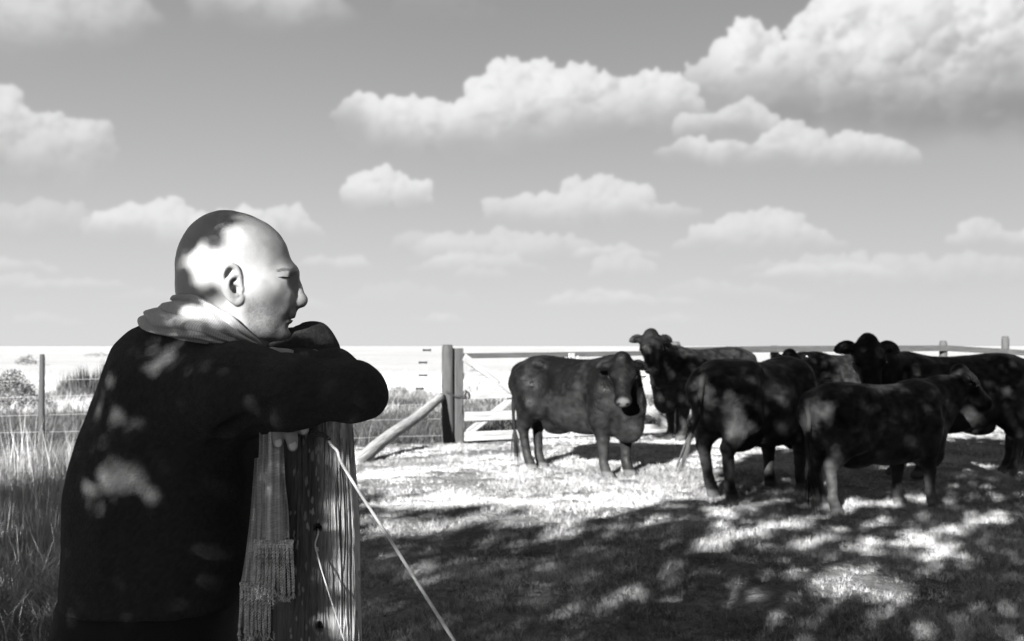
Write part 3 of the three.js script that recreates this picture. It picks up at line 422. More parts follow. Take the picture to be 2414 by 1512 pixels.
// an ear: a cupped leaf with thickness, from its root along e, wide along wd, hollow towards up
function earLeaf(root, e, wd, up, len, half) {
  const g = grid(20, 14, (u, v) => { const a = u * 6.28318, w = half * Math.pow(Math.sin(Math.PI * Math.min(1, 0.13 + v * 0.87)), 0.45) * (1 - 0.12 * v) + 0.002, c = Math.cos(a), s = Math.sin(a), p = root.clone().addScaledVector(e, v * len).addScaledVector(wd, c * w).addScaledVector(up, s * 0.010 * (1 - 0.5 * v) + 0.45 * w * c * c - 0.03 * v * v); return [p.x, p.y, p.z]; }, true);
  return flipIfInside(g);
}
function cow(o) {
  const { pos, turn, size = 1, look, seen, label, legs = {}, nose = 0.05, coat = 0.032, tail = [[-0.87, 0.9, 0.02], [-0.9, 0.65, 0.03], [-0.88, 0.42, 0.05]], headSize = 1, girth = 1, tagEar = 0, h = 0.014, drop = 0, tailTone = 0.012 } = o;
  let { poll = [1.02, 1.26, 0] } = o;
  if (seen) { const q = at(...seen).sub(V(pos[0], height(pos[0], pos[1]) + drop, pos[1])).applyAxisAngle(V(0, 1, 0), -turn).divideScalar(size); poll = [q.x, q.y, q.z]; }
  const L = (k, d) => legs[k] ?? d;                                 // foot shifts [x, z] of fl, fr, hl, hr
  const parts = [];
  const loft = (x, y, z) => {
    const q = clamp(x, -0.87, 0.87), [top, bot, hw] = spline(BODY, q), cy = (top + bot) / 2, hh = Math.max(0.02, (top - bot) / 2), w = Math.max(0.02, hw * girth);
    const a = Math.abs(y - cy) / hh, b = Math.abs(z) / w, e = y > cy ? 2.15 : 2.25, k = Math.pow(Math.pow(a, e) + Math.pow(b, e), 1 / e);
    return Math.max((k - 1) * Math.min(hh, w), x - 0.875, -0.875 - x);
  };
  const both = (f) => [f(1), f(-1)];
  const big = [[loft, 0.01]];
  for (const s of [1, -1]) {
    big.push([egg([-0.42, 1.155, 0.2 * s], [0.1, 0.055, 0.075]), 0.12], [ball([-0.79, 1.06, 0.09 * s], 0.06), 0.1]);
    big.push([egg([0.47, 0.92, 0.19 * girth * s], [0.17, 0.26, 0.1]), 0.12]);
    const hf = L(s > 0 ? 'hr' : 'hl', [0, 0]), ff = L(s > 0 ? 'fr' : 'fl', [0, 0]), hx = hf[0], hz = hf[1], fx = ff[0], fz = ff[1];
    big.push([cone([-0.56, 0.95, 0.15 * s], [-0.44, 0.70, 0.19 * s], 0.2, 0.13), 0.1], [cone([-0.73, 0.90, 0.12 * s], [-0.64 + hx * 0.3, 0.62, 0.15 * s], 0.13, 0.085), 0.1]);
    big.push([cone([-0.50, 0.72, 0.18 * s], [-0.70 + hx * 0.6, 0.47, 0.165 * s + hz * 0.5], 0.14, 0.068), 0.06], [cone([-0.60 + hx * 0.4, 0.66, 0.16 * s], [-0.735 + hx * 0.6, 0.50, 0.165 * s + hz * 0.5], 0.07, 0.042), 0.05]);
    big.push([cone([-0.715 + hx * 0.62, 0.48, 0.165 * s + hz * 0.5], [-0.68 + hx * 0.9, 0.17, 0.165 * s + hz * 0.9], 0.058, 0.044), 0.03], [cone([-0.68 + hx * 0.9, 0.17, 0.165 * s + hz * 0.9], [-0.635 + hx, 0.055, 0.165 * s + hz], 0.048, 0.055), 0.02], [egg([-0.615 + hx, 0.03, 0.165 * s + hz], [0.075, 0.055, 0.056]), 0.015]);
    big.push([cone([0.49, 0.82, 0.19 * girth * s], [0.45 + fx * 0.2, 0.60, 0.185 * s], 0.15, 0.105), 0.1], [cone([0.45 + fx * 0.2, 0.62, 0.185 * s], [0.47 + fx * 0.6, 0.385, 0.17 * s + fz * 0.5], 0.11, 0.065), 0.05]);
    big.push([cone([0.48 + fx * 0.6, 0.385, 0.17 * s + fz * 0.5], [0.475 + fx * 0.9, 0.15, 0.165 * s + fz * 0.9], 0.064, 0.044), 0.02], [cone([0.475 + fx * 0.9, 0.16, 0.165 * s + fz * 0.9], [0.51 + fx, 0.055, 0.165 * s + fz], 0.048, 0.055), 0.02], [egg([0.53 + fx, 0.03, 0.165 * s + fz], [0.075, 0.055, 0.056]), 0.015]);
  }
  big.push([egg([0.68, 0.52, 0], [0.16, 0.15, 0.085]), 0.12], [egg([-0.30, 0.48, 0], [0.16, 0.08, 0.1]), 0.1]);
  // head frame: Fw along the face to the muzzle, Up out of the forehead, Sd to the side
  const c = Math.cos(turn), s = Math.sin(turn), lw = V(...look).normalize(), Fw = V(lw.x * c - lw.z * s, lw.y, lw.x * s + lw.z * c), upW = V(0, 1, 0).applyAxisAngle(V(0, 0, 1), o.roll ?? 0);
  const horizontal = V(Fw.x, 0, Fw.z).normalize(), Up0 = V().crossVectors(V().crossVectors(V(0, 1, 0), horizontal), Fw).multiplyScalar(-1); 
  const Sd = V().crossVectors(horizontal, V(0, 1, 0)).normalize(); const Up = V().crossVectors(Sd, Fw).normalize();
  const k = headSize, Q = (f, u, w) => [poll[0] + (Fw.x * f + Up.x * u + Sd.x * w) * k, poll[1] + (Fw.y * f + Up.y * u + Sd.y * w) * k, poll[2] + (Fw.z * f + Up.z * u + Sd.z * w) * k];
  const A3 = (v) => [v.x, v.y, v.z];
  const nb = Q(0.10, -0.12, 0), nt = Q(0.16, -0.17, 0);
  big.push([cone([0.52, 0.98, 0], [lerp(0.52, nb[0], 0.55), lerp(1.02, nb[1], 0.55), nb[2] * 0.55], 0.215, 0.155), 0.14], [cone([lerp(0.52, nb[0], 0.5), lerp(1.02, nb[1], 0.5), nb[2] * 0.5], nb, 0.155, 0.11 * k), 0.1], [cone([0.70, 0.74, 0], nt, 0.13, 0.085 * k), 0.12]);
  const hd = [];
  hd.push([egg(Q(0.10, -0.055, 0), [0.15 * k, 0.10 * k, 0.132 * k], A3(Fw), A3(Up), A3(Sd)), 0.03], [cone(Q(0.14, -0.085, 0), Q(0.40, -0.09, 0), 0.112 * k, 0.078 * k), 0.05], [cone(Q(0.14, -0.15, 0), Q(0.38, -0.125, 0), 0.082 * k, 0.05 * k), 0.05]);
  hd.push([egg(Q(-0.025, -0.03, 0), [0.05 * k, 0.05 * k, (o.pollWidth ?? 0.06) * k], A3(Fw), A3(Up), A3(Sd)), 0.06]);
  hd.push([egg(Q(0.445, -0.095, 0), [0.06 * k, 0.075 * k, 0.092 * k], A3(Fw), A3(Up), A3(Sd)), 0.035], [egg(Q(0.41, -0.155, 0), [0.05 * k, 0.03 * k, 0.05 * k], A3(Fw), A3(Up), A3(Sd)), 0.02], [egg(Q(-0.005, -0.01, 0), [0.05 * k, 0.06 * k, 0.065 * k], A3(Fw), A3(Up), A3(Sd)), 0.07]);
  const ears = [];
  const dr = o.earDrop ?? 0.15;
  for (const w of both((x) => x)) {
    hd.push([egg(Q(0.17, -0.035, 0.102 * w), [0.055 * k, 0.035 * k, 0.038 * k], A3(Fw), A3(Up), A3(Sd)), 0.04]);
    const e = Sd.clone().multiplyScalar(w).addScaledVector(Up, -0.05).addScaledVector(Fw, dr).normalize(), wide = Fw.clone().addScaledVector(e, -Fw.dot(e)).normalize(), thin = V().crossVectors(e, wide);
    const ec = Q(0.035 + dr * 0.1, -0.045, 0.205 * w);
    const root = V(...Q(0.05, -0.055, 0.11 * w)), th = thin.dot(Up) < 0 ? thin.clone().negate() : thin;
    ears.push([cone(A3(root), A3(root.clone().addScaledVector(e, 0.07 * k)), 0.048 * k, 0.036 * k), earLeaf(root, e, wide, th, (o.earSize ?? 1) * 0.155 * k, (o.earSize ?? 1) * 0.064 * k), ec]);
  }
  const hollows = []; for (const w of [1, -1]) hollows.push(egg([-0.27, 0.98, 0.44 * girth * w], [0.13, 0.15, 0.15]), cone([0.27, 1.0, 0.38 * girth * w], [0.33, 0.62, 0.365 * girth * w], 0.035, 0.03), cone([-0.36, 0.86, 0.335 * w], [-0.30, 0.58, 0.335 * w], 0.03, 0.03), egg([0.66, 0.92, 0.36 * w], [0.10, 0.16, 0.12]), egg([-0.80, 0.80, 0.30 * w], [0.12, 0.12, 0.1]));
  hollows.push(cone([-0.93, 0.95, 0], [-0.90, 0.6, 0], 0.045, 0.03));
  const nostrils = both((w) => ball(Q(0.495, -0.08, 0.045 * w), 0.018 * k)), mouth = cone(Q(0.475, -0.150, -0.05), Q(0.475, -0.150, 0.05), 0.003 * k, 0.003 * k);
  const f = (x, y, z) => {
    let d = 1e9;
    for (const [g, r] of big) d = smin(d, g(x, y, z), r);
    if (y > 0.5) for (const g of hollows) d = smax(d, -g(x, y, z), 0.09);
    const hx = x - poll[0], hy = y - poll[1], hz = z - poll[2];
    if (hx * hx + hy * hy + hz * hz < 0.64) {
      let e = 1e9; for (const [g, r] of hd) e = smin(e, g(x, y, z), r);
      e = smax(e, -nostrils[0](x, y, z), 0.012); e = smax(e, -nostrils[1](x, y, z), 0.012); e = smax(e, -mouth(x, y, z), 0.01);
      d = smin(d, e, 0.05);
      for (const [a] of ears) d = smin(d, a(x, y, z), 0.03);
    }
    d += 0.004 * noise(x * 7, y * 7, z * 7) + 0.0025 * noise(x * 20, y * 26, z * 20);
    return Math.max(d, -y);
  };
  const R = Math.max(1.75, poll[0] + 0.6);
  const lo = [-1.0, -0.03, Math.min(-0.5, poll[2] - 0.6)], hi = [R, Math.max(1.36, poll[1] + 0.25), Math.max(0.5, poll[2] + 0.6)];
  const muzzle = Q(0.47, -0.095, 0), g0 = flipIfInside(surface(f, lo, hi, h, 2.2)); g0.setAttribute('uv', new THREE.BufferAttribute(new Float32Array(g0.attributes.position.count * 2), 2));
  const g = mergeGeometries([g0, ...ears.map((e) => e[1])]);
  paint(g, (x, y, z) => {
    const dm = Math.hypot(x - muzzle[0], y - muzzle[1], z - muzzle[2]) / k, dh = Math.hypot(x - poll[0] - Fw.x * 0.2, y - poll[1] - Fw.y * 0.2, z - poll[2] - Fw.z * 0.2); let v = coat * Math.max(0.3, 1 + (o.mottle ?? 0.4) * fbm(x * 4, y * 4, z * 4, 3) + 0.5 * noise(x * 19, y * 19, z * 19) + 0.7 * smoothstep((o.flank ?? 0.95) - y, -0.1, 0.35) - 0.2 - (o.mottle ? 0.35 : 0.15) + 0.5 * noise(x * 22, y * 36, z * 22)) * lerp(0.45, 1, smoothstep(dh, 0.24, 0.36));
    if (dm < 0.1) v = lerp(v, nose, smoothstep(0.1 - dm, 0, 0.03) * smoothstep(((x - muzzle[0]) * Fw.x + (y - muzzle[1]) * Fw.y + (z - muzzle[2]) * Fw.z) + 0.6 * ((x - muzzle[0]) * Up.x + (y - muzzle[1]) * Up.y + (z - muzzle[2]) * Up.z), 0.01, 0.05));
    if (y < 0.085) v = lerp(v, 0.05, smoothstep(0.085 - y, 0, 0.02));
    if (o.dirt) v += o.dirt * smoothstep(0.75 - y, 0, 0.5) * Math.max(0, 0.5 + noise(x * 7, y * 7, z * 7));
    return v;
  }, (x, y, z) => [x * 0.9 + z, y]);
  const root = group(o.name ?? 'cow', V(pos[0], height(pos[0], pos[1]) + drop, pos[1]), turn); root.scale.setScalar(size);
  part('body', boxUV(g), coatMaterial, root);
  for (const w of both((x) => x)) { part('eye', new THREE.SphereGeometry(0.021 * k, 14, 10).translate(...Q(0.19, -0.05, 0.128 * w)), eyeMaterial, root); }
  // tail with its brush
  const tp = [V(-0.83, 1.12, 0), V(-0.885, 1.06, 0.005), ...tail.map((p) => V(...p))], tl = part('tail', tube(tp, (t) => 0.034 - 0.02 * t, 30, 8, 0.1), new THREE.MeshPhysicalMaterial({ color: grey(coat), roughness: 0.8, specularIntensity: 0.15 }), root), end = tp[tp.length - 1], before = tp[tp.length - 2], dir = end.clone().sub(before).normalize(), st = [];
  for (let i = 0; i < 34; i++) { const sp = o.brush ?? 0.05, q = V(rr(-1, 1), rr(-0.3, 0.3), rr(-1, 1)).multiplyScalar(sp); st.push(tube([end.clone().addScaledVector(dir, -0.05), end.clone().addScaledVector(dir, 0.08).addScaledVector(q, 0.6), end.clone().addScaledVector(dir, 0.17).addScaledVector(q, 0.9).add(V(0, -0.03, 0)), end.clone().addScaledVector(dir, rr(0.22, 0.36)).addScaledVector(q, 1.2).add(V(0, -0.06, 0))], (t) => 0.008 * (1.05 - t), 8, 4)); }
  part('tail_brush', mergeGeometries(st), new THREE.MeshPhysicalMaterial({ color: grey(tailTone), roughness: 0.8, specularIntensity: 0.2 }), tl);
  if (tagEar) { const e = ears[tagEar > 0 ? 0 : 1][2], sh = new THREE.Shape(); sh.moveTo(-0.014, 0.03); sh.lineTo(0.014, 0.03); sh.quadraticCurveTo(0.034, 0.0, 0.03, -0.03); sh.lineTo(-0.03, -0.03); sh.quadraticCurveTo(-0.034, 0, -0.014, 0.03); const tg = new THREE.ExtrudeGeometry(sh, { depth: 0.003, bevelEnabled: true, bevelSize: 0.002, bevelThickness: 0.001, bevelSegments: 2 }); const m = new THREE.Matrix4().makeBasis(Sd, V(0, 1, 0), V().crossVectors(Sd, V(0, 1, 0))); tg.applyMatrix4(m); const n2 = V().crossVectors(Sd, V(0, 1, 0)).multiplyScalar(0.03); const ow = Sd.clone().multiplyScalar(0.02 * Math.sign(tagEar)); tg.translate(e[0] + n2.x + ow.x, e[1] - 0.03, e[2] + n2.z + ow.z); part('ear_tag', tg, std(0.75, 0.45), root); }
  return tag(root, label, 'cow');
}
{
  const R = Math.PI / 180;
  const dirOf = (x0, y0, d0, x1, y1, d1) => { const a = at(x0, y0, d0), b = at(x1, y1, d1).sub(a); return [b.x, b.y, b.z]; };
  // by the gate, sunlit, facing us
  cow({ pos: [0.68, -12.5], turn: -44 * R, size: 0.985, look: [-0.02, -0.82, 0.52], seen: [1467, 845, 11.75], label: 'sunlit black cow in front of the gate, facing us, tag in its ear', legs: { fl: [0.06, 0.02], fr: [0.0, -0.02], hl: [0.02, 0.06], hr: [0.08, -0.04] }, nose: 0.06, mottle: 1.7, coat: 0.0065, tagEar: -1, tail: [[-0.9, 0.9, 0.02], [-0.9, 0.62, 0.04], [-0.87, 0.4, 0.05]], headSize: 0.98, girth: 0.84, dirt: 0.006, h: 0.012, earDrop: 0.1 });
  // behind, head high, looking over
  cow({ pos: [2.72, -17.1], turn: (180 + 33) * R, size: 1.05, look: [-0.02, -0.84, 0.5], seen: [1535, 787, 16.15], label: 'black cow behind the others with its head raised, looking over at us', legs: { fl: [0.04, 0], fr: [-0.04, 0] }, nose: 0.06, coat: 0.013, headSize: 1.06, earDrop: 0.0 });
  // rump towards us, dappled
  cow({ pos: [2.20, -10.85], turn: 47 * R, size: 0.985, look: [0.8, -0.55, 0.1], poll: [1.1, 1.0, -0.1], label: 'dappled black cow seen from behind, rump and hanging tail to the left', legs: { hl: [0.16, 0], hr: [-0.04, 0.0] }, nose: 0.05, coat: 0.013, tail: [[-0.90, 0.9, -0.01], [-0.91, 0.72, -0.03], [-0.92, 0.60, -0.08]], brush: 0.035, tailTone: 0.06, girth: 1.03 });
  // young one in front, walking to the right
  cow({ name: 'calf', pos: [2.98, -9.85], turn: 27 * R, size: 0.84, look: [0.3, -0.27, -0.04], seen: [2266, 872, 10.3], label: 'young dark cow nearest to us on the right, in profile, walking right', legs: { hl: [0.12, 0], hr: [-0.04, 0], fl: [-0.08, 0], fr: [0.05, 0] }, nose: 0.10, coat: 0.014, girth: 0.92, headSize: 0.97, dirt: 0.008, h: 0.012 });
  // broadside at the right edge, head turned to us
  cow({ pos: [4.42, -12.1], turn: (180 + 10) * R, size: 0.99, look: [-0.02, -0.86, 0.5], seen: [2047, 803, 11.4], label: 'large dark cow at the right edge, head turned to us with ears spread wide', legs: { hl: [0.1, 0], hr: [-0.05, 0], fl: [-0.05, 0], fr: [0.05, 0] }, nose: 0.04, pollWidth: 0.03, earSize: 1.12, coat: 0.014, headSize: 1.12, girth: 1.05, earDrop: 0.0 });
  // hidden one, only ears and a leg to be seen
  cow({ pos: [4.2, -15.3], turn: (180 + 30) * R, size: 0.97, look: [-0.1, -0.8, 0.6], seen: [1862, 834, 14.8], label: 'cow mostly hidden behind the dappled one, only its head top and back showing', nose: 0.05, coat: 0.013, tagEar: -1, earDrop: -0.25, headSize: 0.9 });
}
// ---------------------------------------------------------------- the man, leaning on a post
const MAN = 2.17;                                                 // his distance
const A3 = (v) => [v.x, v.y, v.z], P3 = (x, y, d) => A3(at(x, y, d)), px = (n, d = MAN) => n * d / F;
const knit = tex(512, 512, (u, v) => 0.5 + 0.2 * pnoise(u * 170, v * 170, 170, 170, 11) + 0.22 * pnoise(u * 60, v * 60, 60, 60, 12) + 0.2 * Math.sin(u * 512 * 0.7854) * Math.sin(v * 512 * 0.7854), 3, 3);
const person = group('person', V(-0.62, 0, -2.25));
const intoMan = (g) => g.translate(0.62, 0, 2.25);
{
  // ---- head, in its own axes: f along the face, u up, s towards the right ear (metres; taken in fifths of a millimetre)
  const K = 0.0002035, hx = (X) => (X - 930) * K * 1.01, hy = (Y) => (800 - Y) * K;
  const rows = [[108, 760, 800, 4], [116, 712, 870, 90], [128, 680, 915, 140], [145, 635, 985, 185], [170, 585, 1045, 228], [225, 515, 1150, 282], [300, 450, 1238, 325], [380, 406, 1296, 352], [460, 378, 1330, 368], [540, 361, 1350, 374], [610, 356, 1362, 375], [660, 360, 1364, 372], [715, 371, 1352, 366], [780, 386, 1338, 357], [860, 430, 1338, 343], [950, 560, 1346, 326], [1010, 650, 1350, 312], [1070, 740, 1338, 292], [1110, 800, 1330, 272], [1150, 880, 1316, 245], [1200, 960, 1300, 200], [1240, 1030, 1275, 130], [1262, 1100, 1230, 50], [1268, 1150, 1190, 6]].map(([Y, b, f, w]) => [-hy(Y), hx(b), hx(f), w * K]);
  const yTop = hy(108), yBot = hy(1268);
  const skull = (x, y, z) => {
    const [b, f, w] = spline(rows, clamp(-y, -yTop, -yBot)), c = (b + f) / 2, a = Math.max(0.004, (f - b) / 2), ww = Math.max(0.004, w), dx = (x - c) / a, e = dx > 0 ? lerp(2.0, 2.7, smoothstep(-y, -0.05, 0.05)) : 2.1;
    const taper = 1 - 0.13 * smoothstep(dx, 0.35, 1) * smoothstep(-y, -0.06, 0.05);
    const k = Math.pow(Math.pow(Math.abs(dx), e) + Math.pow(Math.abs(z) / (ww * taper), e), 1 / e);
    return Math.max((k - 1) * Math.min(a, ww), y - yTop, yBot - y);
  };
  const pt = (X, Y, s = 0) => [hx(X), hy(Y), s];
  const addP = [], cut = [];
  addP.push([cone(pt(700, 900), pt(640, 1330), 0.063, 0.066), 0.03], [cone(pt(960, 990, 0.052), pt(1010, 1330, 0.022), 0.017, 0.016), 0.02]);           // neck and its muscle
  addP.push([cone(pt(800, 1020), pt(860, 1350), 0.05, 0.055), 0.03]);
  for (const s of [1, -1]) {
    addP.push([egg(pt(1332, 658, 0.020 * s), [0.012, 0.009, 0.024]), 0.022]);            // brow
    addP.push([egg(pt(1185, 815, 0.052 * s), [0.023, 0.018, 0.014]), 0.035]);            // cheekbone
    addP.push([egg(pt(1284, 722, 0.036 * s), [0.0138, 0.0125, 0.0138]), 0.012]);         // eyeball with its lids
    addP.push([egg(pt(1318, 850, 0.026 * s), [0.013, 0.030, 0.017]), 0.02]);   // front of the cheek
    cut.push([egg(pt(1400, 735, 0.026 * s), [0.012, 0.010, 0.014]), 0.016]);             // socket, inner corner
    addP.push([egg(pt(1394, 916, 0.0115 * s), [0.0135, 0.0095, 0.0085]), 0.010]);        // wing of the nose
    cut.push([egg(pt(1418, 944, 0.0075 * s), [0.0055, 0.0036, 0.0028]), 0.003]);         // nostril
       // bag under the eye
    cut.push([cone(pt(1262, 723, 0.0496 * s), pt(1316, 720, 0.0480 * s), 0.0016, 0.0022), 0.002], [cone(pt(1316, 720, 0.0480 * s), pt(1350, 717, 0.0385 * s), 0.0022, 0.0018), 0.002]); // slit between the lids
  }
  addP.push([cone(pt(1352, 690), pt(1392, 800), 0.0115, 0.0110), 0.014], [cone(pt(1390, 800), pt(1432, 892), 0.0110, 0.0112), 0.010], [egg(pt(1438, 910), [0.0105, 0.0092, 0.0102]), 0.012], [cone(pt(1395, 940), pt(1372, 958), 0.006, 0.006), 0.006]);   // nose
  addP.push([egg(pt(1350, 1000), [0.010, 0.012, 0.017]), 0.012], [egg(pt(1344, 1042), [0.0088, 0.0066, 0.021]), 0.007], [egg(pt(1332, 1098), [0.0092, 0.0080, 0.019]), 0.008]);
  cut.push([egg(pt(1374, 1071), [0.008, 0.0010, 0.02]), 0.003], [egg(pt(1362, 1142), [0.008, 0.006, 0.018]), 0.012]);
  addP.push([egg(pt(1282, 1188), [0.016, 0.016, 0.022]), 0.016]);                         // chin
  // ear: a thin bowl, its rim, inner fold, lobe and flap
  const earS = (X) => 0.0715 + 0.017 * smoothstep(985 - X, 0, 170);
  const chain = (list, r, scale = 1) => { const c = new THREE.CatmullRomCurve3(list.map(([X, Y, ds = 0]) => V(hx(X), hy(Y), earS(X) + ds))), p = c.getPoints(list.length * 4), o = []; for (let i = 0; i < p.length - 1; i++) o.push(cone(A3(p[i]), A3(p[i + 1]), r * lerp(1, scale, i / p.length), r * lerp(1, scale, (i + 1) / p.length))); return o; };
  const rim = [...chain([[962, 770, 0.002], [954, 700, 0.004], [935, 645, 0.006], [893, 622, 0.006], [850, 645, 0.005], [828, 710, 0.004], [836, 790, 0.003], [862, 860, 0.003], [898, 915, 0.003], [935, 938, 0.002]], 0.0041, 1.1), ...chain([[935, 935, 0.001], [962, 925, 0.0], [975, 890, -0.001]], 0.0062, 0.8)];
  const fold = [...chain([[938, 712, 0.005], [900, 722, 0.006], [874, 760, 0.006], [872, 815, 0.006], [892, 862, 0.005], [925, 885, 0.004], [945, 878, 0.003]], 0.0034), ...chain([[970, 800, 0.001], [978, 820, 0.001], [974, 842, 0.0]], 0.003, 0.8), ...chain([[970, 790, 0.002], [935, 778, 0.001], [908, 770, 0.0]], 0.003)];
  const bowl = egg(pt(903, 775, 0.0785), [0.0165, 0.030, 0.0045], [0.985, -0.04, -0.17], [0.04, 0.999, 0], [0.17, 0, 0.985]);
  const lobe = egg(pt(950, 915, 0.0745), [0.0085, 0.010, 0.0045]);
  const concha = [egg(pt(938, 832, 0.0805), [0.0085, 0.014, 0.0075]), egg(pt(918, 742, 0.0825), [0.008, 0.007, 0.005])];
  const root = egg(pt(955, 790, 0.068), [0.007, 0.024, 0.009]);
  const head = (x, y, z) => {
    let d = skull(x, y, z);
    for (const [g, r] of addP) d = smin(d, g(x, y, z), r);
    for (const [g, r] of cut) d = smax(d, -g(x, y, z), r);
    if (Math.abs(x) < 0.04 && Math.abs(y) < 0.055 && z > 0.05) {
      let e = smin(bowl(x, y, z), lobe(x, y, z), 0.006); e = smin(e, root(x, y, z), 0.008);
      for (const c of concha) e = smax(e, -c(x, y, z), 0.004);
      for (const g of rim) e = smin(e, g(x, y, z), 0.003);
      for (const g of fold) e = smin(e, g(x, y, z), 0.003);
      d = smin(d, e, 0.003);
    }
    return d + 0.0005 * noise(x * 90, y * 90, z * 90);
  };
  const hg = flipIfInside(surface(head, [-0.14, -0.125, -0.1], [0.125, 0.15, 0.108], 0.0024, 2.0));
  paint(hg, (x, y, z) => {
    const X = x / K / 1.01 + 930, Y = 800 - y / K; let v = 0.28 * (1 + 0.05 * noise(x * 60, y * 60, z * 60) + 0.05 * noise(x * 500, y * 500, z * 500));
    const jaw = smoothstep(Y, 830, 960) * smoothstep(X, 985 + 20 * noise(y * 80, 3), 1040) * (1 - smoothstep(X, 1345, 1400) * (Y < 960 ? 1 : 0)), cheek = 1 - 0.55 * smoothstep(X, 1150, 1240) * (1 - smoothstep(Y, 940, 1040)) ;
    const lip = X > 1300 && Y > 960 && Y < 1020 ? 0.8 : 0, beard = Math.max(jaw * cheek, lip);
    v *= 1 - beard * (0.32 + 0.26 * noise(x * 900, y * 420, z * 900));
    const scalp = smoothstep(600 - Y + (X > 1150 ? -200 : 0), -150, 100) * (1 - smoothstep(X, 1060, 1180));
    v *= 1 - 0.10 * scalp * (0.6 + 0.4 * noise(x * 900, y * 900, z * 900));
    if (X > 1320 && Math.abs(Y - 1098) < 32 || X > 1330 && Math.abs(Y - 1045) < 20) v *= 0.82;
    if (Math.hypot(X - 1330, (Y - 648) * 2.2) < 40) v *= 0.8;                          // thin brow
    return v;
  }, (x, y, z) => [x * 8 + z * 3, y * 8]);
  const YAW = 4.5 * Math.PI / 180, hc = at(569.9, 680, MAN);
  const place = (g) => intoMan(g.applyMatrix4(new THREE.Matrix4().makeRotationY(YAW)).translate(hc.x, hc.y, hc.z));
  // ---- hands: each finger its own chain out of the palm
  const hand = (palm, fingers, h = 0.003) => {
    const g = []; for (const [a, b, r1, r2] of palm) g.push([cone(a, b, r1, r2), 0.02]);
    const fs = fingers.map((l) => { const o = []; for (let i = 0; i < l.length - 1; i++) o.push(cone(l[i].slice(0, 3), l[i + 1].slice(0, 3), l[i][3], l[i + 1][3])); return o; });
    const f = (x, y, z) => { let d = 1e9; for (const [c, r] of g) d = smin(d, c(x, y, z), r); for (const l of fs) { let e = 1e9; for (const c of l) e = smin(e, c(x, y, z), 0.004); d = smin(d, e, 0.005); } return d; };
    const lo = [1e9, 1e9, 1e9], hi = [-1e9, -1e9, -1e9]; for (const l of [...fingers, ...palm.map((p) => [p[0], p[1]])]) for (const p of l) for (let i = 0; i < 3; i++) { lo[i] = Math.min(lo[i], p[i] - 0.035); hi[i] = Math.max(hi[i], p[i] + 0.035); }
    return flipIfInside(surface(f, lo, hi, h, 1.6));
  };
  const finger = (...p) => p.map(([x, y, d, r]) => [...P3(x, y, d), r]);
  const left = hand([[P3(700, 915, 2.085), P3(675, 965, 2.055), 0.022, 0.022], [P3(712, 920, 2.085), P3(708, 968, 2.05), 0.02, 0.019], [P3(735, 860, 2.12), P3(705, 915, 2.09), 0.027, 0.025]],
    [finger([648, 960, 2.05, 0.0105], [651, 1000, 2.03, 0.0102], [655, 1028, 2.022, 0.0096], [656, 1046, 2.022, 0.0086]), finger([674, 965, 2.05, 0.0108], [683, 1005, 2.028, 0.0104], [688, 1035, 2.02, 0.0098], [690, 1053, 2.02, 0.0088]), finger([700, 965, 2.045, 0.0105], [710, 990, 2.032, 0.01], [714, 1006, 2.03, 0.0094], [716, 1016, 2.03, 0.0084]), finger([722, 955, 2.045, 0.0095], [732, 968, 2.035, 0.009], [734, 978, 2.034, 0.0082]), finger([668, 925, 2.05, 0.012], [640, 940, 2.03, 0.011], [622, 955, 2.02, 0.0095])]);
  const right = hand([[P3(640, 842, 2.11), P3(668, 850, 2.115), 0.017, 0.017], [P3(650, 858, 2.12), P3(690, 862, 2.125), 0.017, 0.016], [P3(680, 852, 2.12), P3(705, 866, 2.13), 0.015, 0.013]],
    [finger([690, 850, 2.125, 0.0095], [715, 862, 2.14, 0.009], [730, 880, 2.16, 0.008]), finger([692, 858, 2.13, 0.0095], [716, 872, 2.15, 0.009], [728, 890, 2.17, 0.008]), finger([690, 866, 2.135, 0.009], [712, 882, 2.155, 0.0088], [722, 898, 2.175, 0.008]), finger([685, 872, 2.14, 0.0085], [702, 890, 2.155, 0.008], [710, 902, 2.17, 0.007]), finger([650, 850, 2.105, 0.0105], [664, 862, 2.10, 0.01], [680, 872, 2.10, 0.009])]);
  for (const g of [left, right]) paint(g, (x, y, z) => 0.33 * (1 + 0.06 * noise(x * 150, y * 150, z * 150)), (x, y) => [x * 8, y * 8]);
  const pores = tex(256, 256, (u, v) => 0.5 + 0.3 * pnoise(u * 60, v * 60, 60, 60, 1) + 0.3 * pnoise(u * 128, v * 128, 128, 128, 2), 2, 2);
  const skin = new THREE.MeshPhysicalMaterial({ color: grey(1), vertexColors: true, roughness: 0.48, bumpMap: pores, bumpScale: 0.00022, specularIntensity: 0.4 });
  part('body', boxUV(mergeGeometries([place(hg), intoMan(left), intoMan(right)]), 8), skin, person);
  // nails
  for (const [x, y, d, r] of [[656, 1044, 2.0135, 0.0064], [690, 1051, 2.0115, 0.0066], [716, 1013, 2.022, 0.006]]) { const n = new THREE.SphereGeometry(1, 16, 10); n.scale(r, r * 1.25, 0.0016); n.rotateX(-0.12); const p = at(x, y, d); n.translate(p.x, p.y, p.z); part('nail', intoMan(n), std(0.55, 0.25), person); }
  // lashes, brow hairs: each rooted on the skin
  const onSkin = (X, Y) => { const x = hx(X), y = hy(Y); let z = 0.1; while (z > 0.005 && head(x, y, z) > 0.0003) z -= 0.0003; return V(x, y, z); };
  const rims = []; for (let i = 0; i <= 14; i++) { const X = lerp(1278, 1354, i / 14); rims.push(onSkin(X, 719 - 4 * Math.sin(i / 14 * 3.1))); }
  const strand = [tube(rims.map((p) => p.clone().add(V(0.0002, 0, 0.0002))), (t) => 0.0009 * (0.4 + Math.sin(t * 2.8)), 30, 6)];
